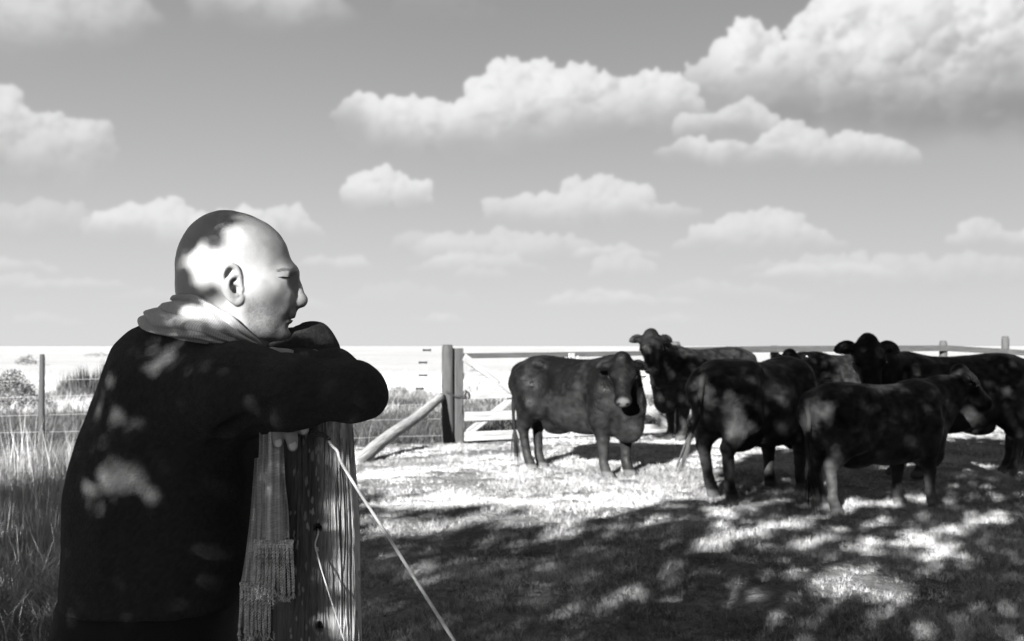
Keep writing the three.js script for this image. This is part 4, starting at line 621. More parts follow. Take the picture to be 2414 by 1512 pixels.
  for (let i = 3; i <= 14; i++) for (const o of [0, 0.5]) { const q = rims[i].clone().lerp(rims[Math.max(0, i - 1)], o); strand.push(tube([q, q.clone().add(V(0.0022, -0.0004, 0.0018)), q.clone().add(V(0.0046, 0.0004, 0.003))], (k) => 0.0006 * (1.15 - k), 4, 4)); }
  part('eyelashes', place(mergeGeometries(strand)), std(0.02, 0.8), person);
  const brow = []; for (let i = 0; i < 105; i++) { const t = rnd(), q = onSkin(lerp(1276, 1374, t), 664 - 16 * Math.sin(t * 1.9) + rr(-9, 9)); brow.push(tube([q, q.clone().add(V(-0.0022, 0.0014, 0.0008)), q.clone().add(V(-0.0052, 0.0012, 0.0006))], (k) => 0.0004 * (1.1 - k), 3, 4)); }
  part('eyebrow', place(mergeGeometries(brow)), std(0.13, 0.9), person);
  part('eye', place(new THREE.SphereGeometry(0.0126, 20, 14).translate(hx(1285), hy(722), 0.036)), std(0.04, 0.15), person);

  // ---- sweater
  const D0 = 2.25, torsoRows = [[762, 345, 430, 0.02], [772, 330, 470, 0.09], [790, 308, 560, 0.135], [820, 288, 600, 0.165], [880, 268, 622, 0.19], [960, 240, 630, 0.2], [1060, 202, 616, 0.205], [1160, 182, 606, 0.205], [1250, 177, 602, 0.2], [1330, 172, 592, 0.198], [1390, 166, 575, 0.197], [1412, 166, 565, 0.197]].map(([y, l, r, w]) => { const a = at(l, y, D0), b = at(r, y, D0); return [-a.y, (a.x + b.x) / 2, (b.x - a.x) / 2, w]; });
  const tTop = -torsoRows[0][0], tBot = -torsoRows[torsoRows.length - 1][0];
  const torso = (x, y, z) => { const [c, a, w] = spline(torsoRows, clamp(-y, -tTop, -tBot)), e = 2.5, k = Math.pow(Math.pow(Math.abs(x - c) / a, e) + Math.pow(Math.abs(z + D0) / w, e), 1 / e); return Math.max((k - 1) * Math.min(a, w), y - tTop, tBot - y); };
  const C = (x1, y1, d1, r1, x2, y2, d2, r2) => cone(P3(x1, y1, d1), P3(x2, y2, d2), r1, r2);
  const sw = [[C(430, 905, 2.14, 0.085, 560, 920, 2.06, 0.078), 0.08], [C(560, 922, 2.06, 0.080, 700, 925, 2.0, 0.060), 0.03], [C(700, 925, 2.0, 0.060, 838, 924, 1.97, 0.041), 0.02], [cone(P3(838, 928, 1.97), P3(872, 934, 1.985), 0.038, 0.021), 0.03], [C(845, 905, 1.985, 0.036, 790, 872, 2.06, 0.034), 0.03], [C(790, 880, 2.06, 0.036, 700, 862, 2.14, 0.03), 0.02], [C(865, 945, 1.97, 0.024, 830, 955, 1.97, 0.024), 0.03]];
  const far = [[C(690, 818, 2.21, 0.033, 738, 812, 2.25, 0.0345), 0.01], [C(738, 812, 2.25, 0.0345, 766, 828, 2.27, 0.026), 0.012], [C(735, 830, 2.25, 0.04, 600, 880, 2.36, 0.065), 0.03], [C(655, 835, 2.18, 0.026, 690, 820, 2.2, 0.03), 0.015], [C(750, 845, 2.25, 0.035, 735, 905, 2.13, 0.033), 0.02]];
  const creases = [[[756, 838, 1.945], [735, 870, 1.93], [700, 900, 1.925]], [[742, 836, 1.955], [724, 858, 1.94]], [[612, 1020, 2.0], [570, 1060, 2.04], [535, 1140, 2.06]], [[600, 1050, 2.05], [585, 1150, 2.06], [560, 1300, 2.06]], [[480, 800, 2.12], [440, 830, 2.08], [430, 880, 2.05]], [[395, 790, 2.12], [350, 830, 2.1]], [[640, 960, 1.94], [600, 990, 1.97], [520, 1010, 2.02]], [[560, 1080, 2.05], [500, 1250, 2.05]], [[520, 1040, 2.05], [450, 1150, 2.05]]].flatMap((l) => l.slice(1).map((p, i) => cone(P3(...l[i]), P3(...p), 0.0095, 0.008)));
  const sweater = (x, y, z) => {
    let d = torso(x, y, z); for (const [g, r] of sw) d = smin(d, g(x, y, z), r);
    let e = 1e9; for (const [g, r] of far) e = smin(e, g(x, y, z), r);
    const [X, Y] = toPicture(V(x, y, z));
    if (X > 632 && X < 722 && Y < 845) e += 0.0011 * Math.sin((X - 0.35 * (Y - 800)) * 0.95) * smoothstep(722 - X, 0, 10) ;
    d = Math.min(d, e); 
    let q = 1e9; for (const c of creases) q = Math.min(q, c(x, y, z));
    d = smax(d, -q, 0.02);
    d += 0.004 * noise(x * 16 + 2, y * 9, z * 16) + 0.0018 * noise(x * 40, y * 26 + x * 20, z * 40);
    return d;
  };
  const sg = flipIfInside(surface(sweater, A3(at(150, 1425, 2.5).setZ(-2.5)), [at(915, 760, 1.95).x + 0.01, at(500, 755, 2.25).y + 0.02, -1.88], 0.006, 2.0));
  paint(sg, (x, y, z) => 0.042 * (1 + 0.25 * noise(x * 300, y * 300, z * 300)), (x, y, z) => [(x + z * 0.8) * 2, y * 2]);
  const wool = new THREE.MeshPhysicalMaterial({ color: grey(1), vertexColors: true, roughness: 0.95, specularIntensity: 0.1, sheen: 0.45, sheenColor: grey(0.25), sheenRoughness: 0.6, bumpMap: knit, bumpScale: 0.003 });
  part('sweater', boxUV(intoMan(sg), 2), wool, person);
  // ---- trousers down to the shoes
  const hip = [[1398, 160, 570, 0.19], [1440, 150, 556, 0.19], [1480, 142, 550, 0.19], [1530, 136, 548, 0.19], [1620, 140, 560, 0.185], [1750, 170, 560, 0.18]].map(([y, l, r, w]) => { const a = at(l, y, D0), b = at(r, y, D0); return [-a.y, (a.x + b.x) / 2, (b.x - a.x) / 2, w]; }), pTop = -hip[0][0], pBot = -hip[5][0];
  const pelvis = (x, y, z) => { const [c, a, w] = spline(hip, clamp(-y, -pTop, -pBot)), k = Math.pow(Math.pow(Math.abs(x - c) / a, 2.4) + Math.pow(Math.abs(z + D0) / w, 2.4), 1 / 2.4); return Math.max((k - 1) * Math.min(a, w), y - pTop, pBot - y); };
  const tl = [[cone([-0.66, 0.62, -2.15], [-0.60, 0.32, -2.13], 0.105, 0.075), 0.08], [cone([-0.60, 0.32, -2.13], [-0.66, 0.09, -2.13], 0.075, 0.06), 0.02], [cone([-0.66, 0.62, -2.36], [-0.58, 0.32, -2.38], 0.105, 0.075), 0.08], [cone([-0.58, 0.32, -2.38], [-0.62, 0.09, -2.38], 0.075, 0.06), 0.02]];
  const tg = flipIfInside(surface((x, y, z) => { let d = pelvis(x, y, z); for (const [g, r] of tl) d = smin(d, g(x, y, z), r); return Math.max(d + 0.004 * noise(x * 20, y * 12, z * 20), 0.06 - y); }, [-0.95, 0.03, -2.55], [-0.35, 0.92, -1.98], 0.011, 2));
  paint(tg, (x, y, z) => 0.009, (x, y, z) => [(x + z) * 3, y * 3]);
  part('trousers', intoMan(tg), new THREE.MeshStandardMaterial({ color: grey(1), vertexColors: true, roughness: 0.9, bumpMap: knit, bumpScale: 0.002 }), person);
  for (const [x, z] of [[-0.63, -2.13], [-0.59, -2.38]]) { const f = (X, Y, Z) => Math.max(smin(egg([x + 0.06, 0.03, z], [0.15, 0.055, 0.05])(X, Y, Z), egg([x - 0.02, 0.06, z], [0.07, 0.07, 0.048])(X, Y, Z), 0.03), -Y + 0.001); part('shoe', intoMan(flipIfInside(surface(f, [x - 0.15, -0.02, z - 0.08], [x + 0.25, 0.16, z + 0.08], 0.008))), std(0.03, 0.4), person); }

  // ---- scarf: wound round the neck, one end hanging in front with a fringe, the other behind it
  const weave = tex(512, 512, (u, v) => { const a = u * 64, b = v * 64, d = Math.sin((a + b) * 3.1416) * 0.5, e = Math.sin((a - b) * 3.1416) * 0.5; return 0.62 + 0.16 * Math.sin(u * 6.2832 * 14) * Math.sin(u * 6.2832 * 5) + 0.2 * Math.max(d, e) + 0.2 * pnoise(u * 20, v * 128, 20, 128, 4) + 0.14 * pnoise(u * 128, v * 128, 128, 128, 5); }, 5, 5);
  const cloth = new THREE.MeshPhysicalMaterial({ color: grey(0.95), roughness: 0.9, map: weave, bumpMap: weave, bumpScale: 0.0022, sheen: 0.2, sheenColor: grey(0.4), sheenRoughness: 0.5, side: THREE.DoubleSide });
  const sc = (X, Y, s) => V(hx(X), hy(Y), s).applyAxisAngle(V(0, 1, 0), YAW).add(hc);
  const ring = (near) => { const farSide = near.slice(1, -1).reverse().map(([X, Y, s]) => [X, Y - 25, -s * 0.95]); return new THREE.CatmullRomCurve3([...near, ...farSide].map((p) => sc(...p)), true, 'centripetal'); };
  const lines = [ring([[405, 880, 0], [470, 868, 0.040], [600, 878, 0.064], [760, 965, 0.076], [900, 1055, 0.072], [1000, 1165, 0.05], [1062, 1270, 0]]), ring([[330, 935, 0], [400, 960, 0.056], [570, 1000, 0.088], [740, 1070, 0.098], [900, 1150, 0.090], [1010, 1225, 0.062], [1085, 1300, 0]]), ring([[175, 1000, 0], [270, 1040, 0.066], [470, 1090, 0.104], [690, 1160, 0.118], [880, 1235, 0.108], [1010, 1290, 0.066], [1088, 1322, 0]]), ring([[125, 1085, 0], [215, 1150, 0.07], [430, 1200, 0.108], [690, 1245, 0.120], [880, 1290, 0.108], [1000, 1320, 0.066], [1070, 1340, 0]]), ring([[190, 1150, 0], [270, 1200, 0.06], [450, 1250, 0.09], [690, 1290, 0.1], [870, 1320, 0.09], [980, 1340, 0.05], [1040, 1350, 0]])];
  const axis = sc(690, 1080, 0);
  const wound = grid(220, 90, (u, v) => {
    const w = v * 4, i = Math.min(3, Math.floor(w)), t = w - i, uu = u % 1, s = [-1, 0, 1, 2].map((k) => lines[clamp(i + k, 0, 4)].getPoint(uu));
    const c = (a) => { const [p0, p1, p2, p3] = s.map((q) => q[a]); return 0.5 * (2 * p1 + (p2 - p0) * t + (2 * p0 - 5 * p1 + 4 * p2 - p3) * t * t + (3 * p1 - p0 - 3 * p2 + p3) * t * t * t); };
    const p = V(c('x'), c('y'), c('z')), out = V(p.x - axis.x, 0.25 * (p.y - axis.y), p.z - axis.z).normalize(), cs = Math.cos(u * 6.28318), sn = Math.sin(u * 6.28318);
    const ph = v * 5.4 + 0.8 * noise(cs * 1.3, sn * 1.3, v * 1.2) + 0.4 * Math.sin(u * 6.283 + 1), band = Math.abs(Math.sin(ph * 3.14159 * 0.75));
    const lift = 0.013 * Math.pow(band, 0.6) + 0.0014 * Math.sin(ph * 7 + 2 * noise(cs * 2, sn * 2, v * 3)) * smoothstep(v, 0, 0.1) + 0.0025 * noise(cs * 3, sn * 3, v * 5) - 0.02 * smoothstep(v, 0.93, 1) - 0.012 * (1 - smoothstep(v, 0, 0.05));
    p.addScaledVector(out, lift); return [p.x, p.y, p.z, u * 3.2, v * 1.3];
  }, true);
  const scarf = part('scarf', intoMan(wound), cloth, person);
  // a hanging end: a soft flattened sleeve of cloth with lengthwise folds
  function hanging(rows2, folds, name) {
    const t = rows2.map(([y, l, r, d]) => [y, l, r, d]);
    const g = grid(72, 60, (u, v) => { const y = lerp(t[0][0], t[t.length - 1][0], v), [l, r, d] = spline(t, y), a = u * 6.28318, c = Math.cos(a), X = (l + r) / 2 + (r - l) / 2 * c * (Math.abs(c) > 0 ? Math.pow(Math.abs(c), -0.25) : 1) * 1, p = at(clamp(X, l - 3, r + 3), y, d), wave = folds * (Math.sin(c * 5.2 + 0.7 + v * 0.8) + 0.45 * Math.sin(c * 11 + v * 1.6 + 1)); return [p.x, p.y, p.z + Math.sin(a) * 0.0045 + wave, (l + (r - l) * (0.5 + 0.5 * c)) * 0.0016, v * 1.1]; }, true);
    return part(name, intoMan(g), cloth, scarf);
  }
  hanging([[985, 614, 660, 2.035], [1060, 613, 667, 2.035], [1130, 606, 672, 2.04], [1210, 605, 681, 2.043], [1272, 600, 684, 2.045]], 0.010, 'scarf_end');
  hanging([[1080, 602, 640, 2.085], [1200, 592, 648, 2.088], [1300, 580, 655, 2.09], [1372, 568, 662, 2.09]], 0.006, 'scarf_end');
  const yarn = std(0.8, 0.9, { map: weave });
  function tassels(l, r, y0, y1, d, n) {
    for (let k = 0; k < n; k++) {
      const t = (k + 0.5) / n, x = lerp(l, r, t), y1k = y1 + rr(-16, 10), sway = rr(-3, 3) + (t - 0.5) * 10, g = [];
      const path = new THREE.CatmullRomCurve3([at(x, y0 - 3, d), at(x + sway * 0.3 + rr(-1, 1), lerp(y0, y1k, 0.35), d + rr(-0.004, 0.004)), at(x + sway * 0.7 + rr(-1.5, 1.5), lerp(y0, y1k, 0.7), d + rr(-0.005, 0.005)), at(x + sway, y1k, d + rr(-0.006, 0.006))]), r0 = 0.0021;
      for (const phase of [0, Math.PI]) { const pts = []; for (let i = 0; i <= 46; i++) { const q = path.getPoint(i / 46), a = i * 1.15 + phase + k; pts.push(V(q.x + Math.cos(a) * r0 * 0.75, q.y, q.z + Math.sin(a) * r0 * 0.75)); } g.push(tube(pts, (q) => r0 * (0.95 - 0.25 * q), 92, 6)); }
      g.push(new THREE.SphereGeometry(0.0036, 10, 8).translate(...P3(x + sway * 0.08, y0 + 14, d - 0.001)));                       // knot
      const e = path.getPoint(1); for (let i = 0; i < 7; i++) g.push(tube([e.clone(), e.clone().add(V(rr(-0.003, 0.003), -0.006, rr(-0.003, 0.003))), e.clone().add(V(rr(-0.006, 0.006), -0.013, rr(-0.004, 0.004)))], 0.0006, 4, 4));
      for (const sgn of [-1, 1]) g.push(tube([at(x, y0 + 13, d - 0.001), at(x + sgn * (r - l) / n * 0.5, y0 + 5, d - 0.001), at(x + sgn * (r - l) / n * 0.5, y0 - 3, d)], 0.0014, 6, 5));   // netted knots under the hem
      part('tassel', intoMan(mergeGeometries(g)), yarn, scarf);
    }
  }
  tassels(600, 690, 1276, 1392, 2.043, 11);
  tassels(566, 664, 1376, 1492, 2.088, 12);
  tag(person, 'bald man in a dark sweater and knitted scarf leaning on a wooden post', 'person');
}
// ---------------------------------------------------------------- the post he leans on, and its wires
{
  const base = at(742, 1100, 2.135); base.y = 0;
  const post = group('leaning_post', base), H = at(742, 984, 2.06).y - 0.004;
  const holes = [[745, 1248, 16, 15], [750, 1483, 14, 22]].map(([x, y, rx, ry]) => { const p = at(x, y, 2.055); return [p.x - base.x, p.y, px(rx, 2.055) / 2 * 1.15, px(ry, 2.055) / 2 * 1.2]; });
  const ys = []; for (let y = -0.3; y < 0.7; y += 0.03) ys.push(y); for (let y = 0.7; y < H; y += 0.0026) ys.push(y); ys.push(H);
  const N = 420;
  const g = grid(N, ys.length - 1, (u, v) => {
    const y = ys[Math.round(v * (ys.length - 1))], a = u * 6.28318, c = Math.cos(a), s = Math.sin(a), side = smoothstep(c, 0.1, 0.85);
    let r = lerp(0.0775, 0.0665, smoothstep(y, 0.95, 1.17)) * (1 + 0.045 * Math.cos(2 * a + 0.7) + 0.03 * noise(c * 2, y * 4, s * 2));
    const bend = a + 0.10 * noise(c * 2.3, y * 3, s * 2.3) + 0.05 * noise(c * 6, y * 7, s * 6), gr = (f, fy, k) => noise(bend * f, y * fy, k);
    r += 0.0011 * gr(16, 5, 3) + 0.0008 * gr(46, 9, 5);
    r -= lerp(0.003, 0.014, side * (0.35 + 0.65 * smoothstep(y, 0.88, 1.12))) * Math.pow(Math.max(0, 1 - Math.abs(gr(7, 1.6, 9)) * 5.5), 1.2);
    r -= lerp(0.0012, 0.006, side) * Math.pow(Math.max(0, 1 - Math.abs(gr(19, 3, 11)) * 4), 1.3);
    if (y > H - 0.03) r -= 0.01 * Math.pow((y - H + 0.03) / 0.03, 2) * (0.6 + noise(c * 4, s * 4, 2));
    let x = r * c, z = r * s;
    if (s > 0) for (const [hx0, hy0, rx, ry] of holes) { const q = Math.hypot((x - hx0) / rx, (y - hy0) / ry); if (q < 1.35) z -= 0.03 * (1 - smoothstep(q, 0.75, 1.05)); }
    return [x, y, z, u, y - 0.36];
  }, true);
  const cap = grid(N, 10, (u, v) => { const a = u * 6.28318, r = 0.058 * (1 - v); return [r * Math.cos(a), H - 0.002 + 0.006 * noise(Math.cos(a) * r * 90, Math.sin(a) * r * 90, 3) * v, r * Math.sin(a), u, v * 0.06]; });
  const fleck = []; for (let i = 0; i < 1500; i++) fleck.push([rnd(), rnd(), rr(0.0012, 0.0034), rr(0.0035, 0.010), rr(0.1, 0.7)]);
  const TW = 1024, TH = 1024, buf = new Float32Array(TW * TH);
  for (let j = 0; j < TH; j++) for (let i = 0; i < TW; i++) { const u = i / TW, v = j / TH, a = u * 6.28318, c = Math.cos(a), s = Math.sin(a), w = u * 60 + 0.8 * noise(c * 3, v * 6, s * 3); const fine = noise(w * 3, v * 30, 1) * 0.5 + noise(w * 7, v * 60, 2) * 0.35, side = smoothstep(c, 0.05, 0.8); let t = lerp(0.1, 0.42, side) * (1 + 0.45 * fine + 0.35 * noise(c * 5, v * 9, s * 5)); buf[j * TW + i] = t; }  // right side paler: weathered grey, with sky light put into the colour
  for (const [fu, fv, rw, rh, tone] of fleck) { if (Math.cos(fu * 6.283) < -0.4 || noise(fu * 9, fv * 5, 8) < rr(-0.5, 0.3)) continue; const cx = fu * TW, cy = fv * TH, wx = rw / 0.47 * TW, wy = rh / 0.9 * TH; for (let j = Math.floor(cy - wy - 2); j <= cy + wy + 2; j++) for (let i = Math.floor(cx - wx - 2); i <= cx + wx + 2; i++) { const q = Math.hypot((i - cx) / wx, (j - cy) / wy) + 0.35 * noise(i * 0.35, j * 0.12, 4); if (q < 1) { const o = ((j + TH) % TH) * TW + ((i + TW) % TW); buf[o] = lerp(buf[o], 0.22 + tone * 0.25, smoothstep(1 - q, 0, 0.35) * 0.85); } } }
  const bark = tex(TW, TH, (u, v) => Math.sqrt(clamp(buf[Math.round(v * TH) * TW + Math.round(u * TW)], 0, 1)), 1, 1 / 0.9), d = bark.image.data;
  bark.colorSpace = THREE.SRGBColorSpace;
  const bump = tex(512, 1024, (u, v) => { const a = u * 6.28318, w = u * 60 + 0.8 * noise(Math.cos(a) * 3, v * 6, Math.sin(a) * 3); return 0.5 + 0.3 * noise(w * 3, v * 30, 1) + 0.25 * noise(w * 7, v * 60, 2); }, 1, 1 / 0.9);
  const wood = new THREE.MeshStandardMaterial({ color: grey(1), map: bark, bumpMap: bump, bumpScale: 0.0034, roughness: 0.92 });
  const body = mergeGeometries([flipIfInside(g), cap]); part('post', body, wood, post);
  tag(post, 'old cracked wooden post with drilled holes that the man leans on', 'post');
  const rope = std(0.5, 0.55), dark = std(0.05, 0.6);
  const w1 = group('cord', base.clone()), rel = (x, y, dd) => at(x, y, dd).sub(base);
  part('strand', tube([rel(772, 1037, 2.052), rel(783, 1052, 2.046), rel(795, 1064, 2.042), rel(800, 1082, 2.036), rel(838, 1147, 1.98), rel(905, 1250, 1.88), rel(985, 1377, 1.77), rel(1085, 1535, 1.65)], (t) => 0.0026, 120, 10), rope, w1);
  const twist = []; for (const ph of [0, 3.14]) { const pts = []; for (let i = 0; i <= 40; i++) { const t = i / 40, p = rel(lerp(722, 776, t), 1006 + 34 * t + 6 * Math.sin(t * 6), lerp(2.045, 2.05, t)); pts.push(p.add(V(0.003 * Math.cos(i * 0.9 + ph), 0.003 * Math.sin(i * 0.9 + ph), 0))); } twist.push(tube(pts, 0.0016, 80, 6)); }
  for (const [x, y, r] of [[733, 1014, 0.006], [741, 1021, 0.0075], [728, 1009, 0.005]]) { const t = new THREE.TorusGeometry(r, 0.0016, 6, 16); t.rotateX(0.5); t.translate(...A3(rel(x, y, 2.045))); twist.push(t); }
  part('twisted_end', mergeGeometries(twist), dark, w1);
  tag(w1, 'pale cord tied at the top of the post, running down to the lower right', 'cord');
  const w2 = group('wire', base.clone());
  part('strand', tube([rel(748, 1247, 2.085), rel(750, 1252, 2.058), rel(749, 1262, 2.045), rel(743, 1283, 2.042), rel(747, 1303, 2.038), rel(755, 1335, 2.03), rel(772, 1390, 2.02), rel(795, 1462, 2.0), rel(822, 1545, 1.98)], 0.00135, 90, 8), std(0.55, 0.45), w2);
  part('loop', mergeGeometries([0, 1, 2].map((i) => new THREE.TorusGeometry(0.0026, 0.0009, 6, 12).rotateX(1.3).translate(...A3(rel(746 + i * 0.8, 1292 + i * 3.5, 2.038))))), std(0.55, 0.45), w2);
  tag(w2, 'thin pale wire coming out of the upper drilled hole of the post', 'wire');
}
// ---------------------------------------------------------------- the trees behind us: their shade dapples the man, the herd and the paddock
{
  seedState = 424242;
  const hdir = V(Math.sin(SUN_AZ), 0, -Math.cos(SUN_AZ)), U = V(Math.cos(SUN_AZ), 0, Math.sin(SUN_AZ)), Vv = hdir.clone().multiplyScalar(Math.sin(SUN_EL)).setY(Math.cos(SUN_EL));
  const uv = (p) => [p.dot(U), p.dot(Vv)];
  // gaps in the crowns: where the sun reaches the ground, from 0 (closed) to 1 (open)
  const spots = [[2190, 1318, 110, 26], [2010, 1362, 110, 12], [2050, 1335, 90, 9], [2110, 1300, 80, 9], [2060, 1385, 110, 16], [2060, 1412, 80, 8], [1960, 1300, 120, 9], [1880, 1290, 90, 8], [2330, 1222, 70, 14], [2180, 1262, 80, 14], [1960, 1365, 90, 22], [1820, 1255, 120, 12], [1700, 1282, 95, 20], [1900, 1225, 80, 12], [1760, 1200, 110, 16], [1680, 1150, 70, 22], [1600, 1335, 70, 14], [1480, 1388, 60, 12], [1560, 1408, 40, 8], [1600, 1480, 50, 14], [2080, 1118, 60, 8], [1960, 1150, 50, 8], [2090, 1175, 70, 10], [1660, 1215, 90, 14], [1560, 1230, 60, 14], [1320, 1265, 70, 10], [1800, 1125, 100, 14], [2250, 1180, 60, 9], [1150, 1225, 120, 16], [1000, 1180, 90, 12]];
  const open = (x, y) => {
    let l = 0.2;
    if (x < 640) return y < 975 ? 0.85 : y < 1110 ? 0.12 : 0.3;
    const edge = 1140 - 100 * smoothstep(x, 1620, 2060) + 14 * noise(x * 0.012, 3), soft = x < 1560 ? 120 : 60;
    if (y < edge) l = 1; else if (y < edge + soft) l = lerp(1, 0.34, (y - edge) / soft);
    for (const [cx, cy, rx, ry] of spots) { const q = Math.hypot((x - cx) / rx, (y - cy + 0.2 * (x - cx)) / (ry * 1.15)) + 0.4 * noise(x * 0.02, y * 0.07, 4); if (q < 1.3) l = Math.max(l, 1.08 - 0.85 * q * q); }
    return l;
  };
  const manAt = (u, v) => { const p = U.clone().multiplyScalar(u).addScaledVector(Vv, v), t = (-2.12 - p.z) / S.z; p.addScaledVector(S, t); return [p, ...toPicture(p)]; };
  const onMan = (x, y, m) => (y > 470 - m && y < 800 + m && x > 395 - m && x < 740 + m) || (y > 750 - m && y < 1050 + m && x > 215 - m && x < 985 + m) || (y > 1040 && y < 1620 && x > 130 - m && x < 870 + m);
  // gaps for the herd: sunny spots on hides, as points and radii
  const gaps = [[1716, 925, 9.9, 0.10], [1726, 985, 9.85, 0.11], [1812, 905, 10.3, 0.10], [1835, 922, 10.4, 0.07], [1640, 895, 10.0, 0.09], [1655, 930, 9.95, 0.06], [1922, 955, 9.25, 0.10], [1965, 1110, 9.3, 0.13], [1975, 1160, 9.3, 0.11], [2062, 898, 9.8, 0.09], [2100, 897, 9.8, 0.08], [1905, 985, 9.35, 0.07], [1608, 1035, 10.0, 0.13], [2170, 1150, 10.1, 0.05], [2335, 935, 10.3, 0.05], [1760, 1000, 10, 0.06], [2285, 862, 10.3, 0.06], [2240, 885, 10.3, 0.05], [2300, 900, 10.3, 0.04]].map(([x, y, d, r]) => [...uv(at(x, y, d)), r]);
  const shades = [[1560, 930, 16.5, 0.45], [1660, 870, 17, 0.45], [1760, 850, 17.3, 0.4], [1760, 930, 10.4, 0.6], [1880, 930, 10.9, 0.6], [1700, 960, 10.1, 0.42], [1740, 1060, 10.2, 0.35], [2000, 985, 9.6, 0.5], [2140, 985, 10, 0.5], [2240, 940, 10.2, 0.4], [2190, 1090, 10.1, 0.3], [2180, 880, 11.8, 0.5], [2340, 900, 12.2, 0.6], [2047, 850, 11.4, 0.4], [1860, 850, 14.8, 0.5]].map(([x, y, d, r]) => [...uv(at(x, y, d)), r]);  // leaf sprays added to shade the herd, some hanging clear of the crowns
  const spray = (n, R, leaf) => { const pos = [], idx = []; for (let i = 0; i < n; i++) { const c = V(rr(-1, 1), rr(-1, 1), rr(-1, 1)).multiplyScalar(R * 0.75), d = V(rr(-1, 1), rr(-1, 0.5), rr(-1, 1)).normalize(), s = V().crossVectors(d, V(rr(-1, 1), rr(-1, 1), rr(-1, 1))).normalize(), n2 = V().crossVectors(d, s), k = pos.length / 3, l = leaf * rr(0.7, 1.25), q = (a, b, e) => { const p = c.clone().addScaledVector(d, a * l).addScaledVector(s, b * l).addScaledVector(n2, e * l); pos.push(p.x, p.y, p.z); }; q(-0.5, 0, 0); q(-0.1, 0.27, 0.08); q(0.5, 0, -0.06); q(-0.1, -0.27, 0.08); q(0, 0, 0); idx.push(k, k + 1, k + 4, k + 1, k + 2, k + 4, k + 2, k + 3, k + 4, k + 3, k, k + 4); } return geo(pos, idx); };
  const leafMaterial = std(0.09, 0.55, { side: THREE.DoubleSide }), barkMaterial = new THREE.MeshStandardMaterial({ color: grey(0.16), roughness: 0.95, map: woodMap, bumpMap: woodMap, bumpScale: 0.02 });
  const trees = [[-7.6, 9.6, -99, -2.2, 'leafy tree behind us, leftmost of the three'], [-1.5, 10.2, -2.2, 3.6, 'leafy tree behind us, between the two others, a low bough reaching over the man'], [4.0, 10.8, 3.6, 99, 'leafy tree behind us, rightmost of the three']].map(([x, z, u0, u1, label]) => ({ x, z, u0, u1, label, list: [], fine: [] }));
  const step = 0.095;
  for (let u = -7; u < 10; u += step) for (let v = -1.2; v < 6.2; v += step) for (let layer = 0; layer < 3; layer++) {
    if (layer === 2 && rnd() < 0.5) continue;
    const a = u + rr(-0.5, 0.5) * step, b = v + rr(-0.5, 0.5) * step;
    const g = U.clone().multiplyScalar(a).addScaledVector(hdir, b / Math.sin(SUN_EL)); let l = 0.12;
    if (g.z < -1.5) { const [x, y] = toPicture(g); l = y < 816 ? 1 : open(x, y); }
    for (const [gu, gv, r] of shades) if (Math.hypot(gu - a, gv - b) < r) l = Math.min(l, 0.0);
    const n = 0.5 + 0.5 * (0.75 * noise(a * 1.5, b * 3.4, 3) + 0.45 * noise(a * 3.8, b * 8, 5));
    if (n < l * 1.15 - 0.08) continue;
    if (gaps.some(([gu, gv, r]) => Math.hypot(gu - a, gv - b) < r * 0.62 + 0.055)) continue;
    const [p, mx, my] = manAt(a, b); if (onMan(mx, my, 95)) continue;
    const t = rr(11.5, 16) + 0.8 * noise(a, b, 9), c = U.clone().multiplyScalar(a).addScaledVector(Vv, b).addScaledVector(S, t - (U.clone().multiplyScalar(a).addScaledVector(Vv, b).dot(S)) + g.dot(S));
    if (c.z < -0.3) { const [cx, cy] = toPicture(c); if (cy > -260) continue; }
    trees.find((q) => a >= q.u0 && a < q.u1).list.push([c, rr(0.75, 1.2), b, a]);
  }
  // the bough over the man: sun comes through on part of his head, the scarf and his back
  const lit = [[527, 655, 42, 105], [550, 575, 46, 36], [556, 735, 48, 40], [505, 765, 34, 20], [560, 780, 30, 16], [545, 770, 46, 26], [470, 893, 40, 36], [306, 910, 10, 30], [288, 962, 10, 34], [275, 1000, 9, 22], [375, 1028, 46, 22], [335, 1095, 26, 40], [300, 1150, 46, 30], [366, 1150, 26, 34], [262, 1080, 11, 15], [238, 1150, 9, 12], [420, 1205, 30, 18], [236, 1235, 9, 12]];
  for (let u = -2.6; u < 0.4; u += 0.02) for (let v = -0.1; v < 2.4; v += 0.02) for (let layer = 0; layer < 3; layer++) {
    const a = u + rr(-0.01, 0.01), b = v + rr(-0.01, 0.01), [p, x, y] = manAt(a, b);
    if (!onMan(x, y, 70)) continue;
    let l = 0, thin = false; for (const [cx, cy, rx, ry] of lit) { const q = Math.hypot((x - cx) / (rx + (y < 800 ? 32 : 18)), (y - cy) / (ry + (y < 800 ? 30 : 18))) + 0.38 * noise(x * 0.045, y * 0.045, 6) - 0.06; l = Math.max(l, 1.25 - q); }
    if (y < 775 && x > 556 && x < 735 && !(x > 655 && y > 755) && rnd() > 0.27 + 0.07 * noise(x * 0.03, y * 0.025, 2) + (Math.abs(y - 532 - 0.25 * (x - 590)) < 10 && x < 640 ? 0.5 : 0)) continue;
    if (x > 800 && y > 1060) { thin = true; if (rnd() < 0.62) continue; }
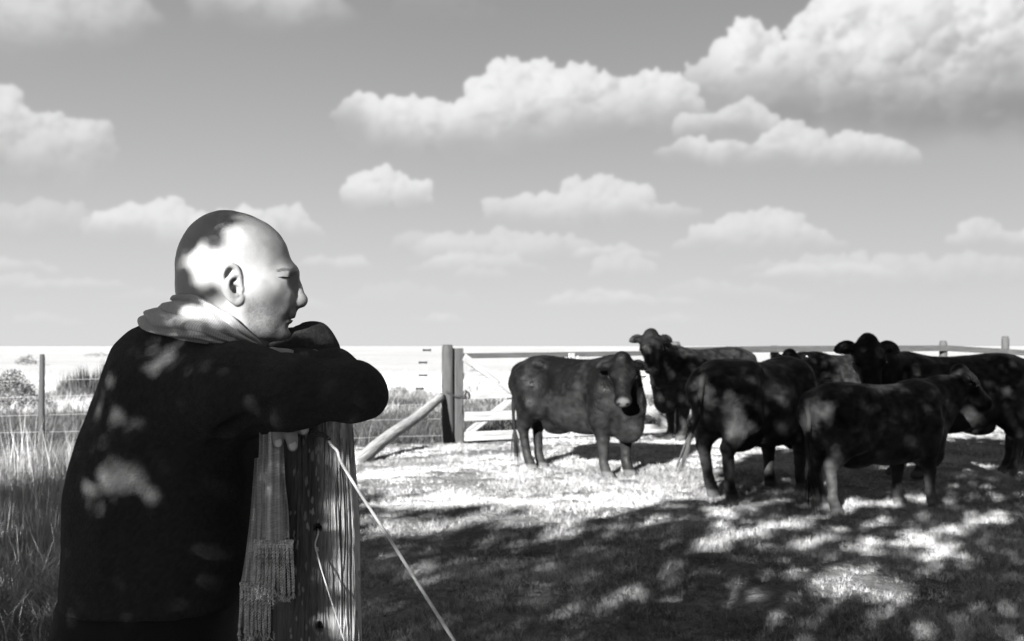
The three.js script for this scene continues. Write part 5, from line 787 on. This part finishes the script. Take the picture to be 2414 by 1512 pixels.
    if (x > 556 && x < 735 && y < 775) thin = true;
    const n = 0.5 + 0.32 * noise(a * 14, b * 14, 7) + 0.28 * noise(a * 30, b * 30, 8);
    if (!thin && l > 0.25 && n < l + 0.02) { thin = true; if (rnd() < (y < 810 ? 0.95 : 0.86)) continue; }
    trees[1].fine.push([p.addScaledVector(S, thin ? rr(9, 12) : rr(3.3, 4.6) + 0.3 * noise(a * 3, b * 3, 1)), rr(0.75, 1.2)]);
  }
  const sprayBig = spray(11, 0.075, 0.115), spraySmall = spray(4, 0.02, 0.042);
  for (const q of trees) {
    const g = group('leafy_tree', V(q.x, 0, q.z)), o = new THREE.Object3D(), base = V(q.x, 0, q.z);
    const fill = (geometry, list, name) => { const m = new THREE.InstancedMesh(geometry, leafMaterial, list.length); list.forEach(([c, s], i) => { o.position.copy(c).sub(base); o.rotation.set(rnd() * 6.28, rnd() * 6.28, rnd() * 6.28); o.scale.setScalar(s); o.updateMatrix(); m.setMatrixAt(i, o.matrix); }); m.userData.kind = 'stuff'; return add(m, name, g); };
    fill(sprayBig, q.list, 'shaped_crown');
    if (q.fine.length) fill(spraySmall, q.fine, 'bough_leaves');
    part('trunk', tube([V(0, -0.2, 0), V(0.05, 1, 0.05), V(-0.05, 2.4, 0), V(0.08, 3.8, -0.15)], (t) => 0.24 - 0.07 * t + 0.12 * Math.pow(1 - t, 8), 24, 14, 0.12), barkMaterial, g);
    const inner = q.list.filter((e) => e[2] < 2.9 && (e[3] > 0.3 || e[3] < -2.6)), ends = []; for (let k = 0; k < 13; k++) ends.push(inner[Math.floor(rnd() * inner.length)][0].clone().sub(base));
    for (const e of ends) { const s0 = V(0.05, rr(2.6, 3.8), -0.1), m = s0.clone().lerp(e, 0.5).add(V(rr(-0.3, 0.3), -0.35, rr(-0.3, 0.3))); part('limb', tube([s0, m, e], (t) => 0.09 * (1 - t) + 0.012, 14, 8, 0.1), barkMaterial, g); }
    tag(g, q.label, 'tree', 'trees behind the camera');
  }
}
renderer.render(scene, camera);
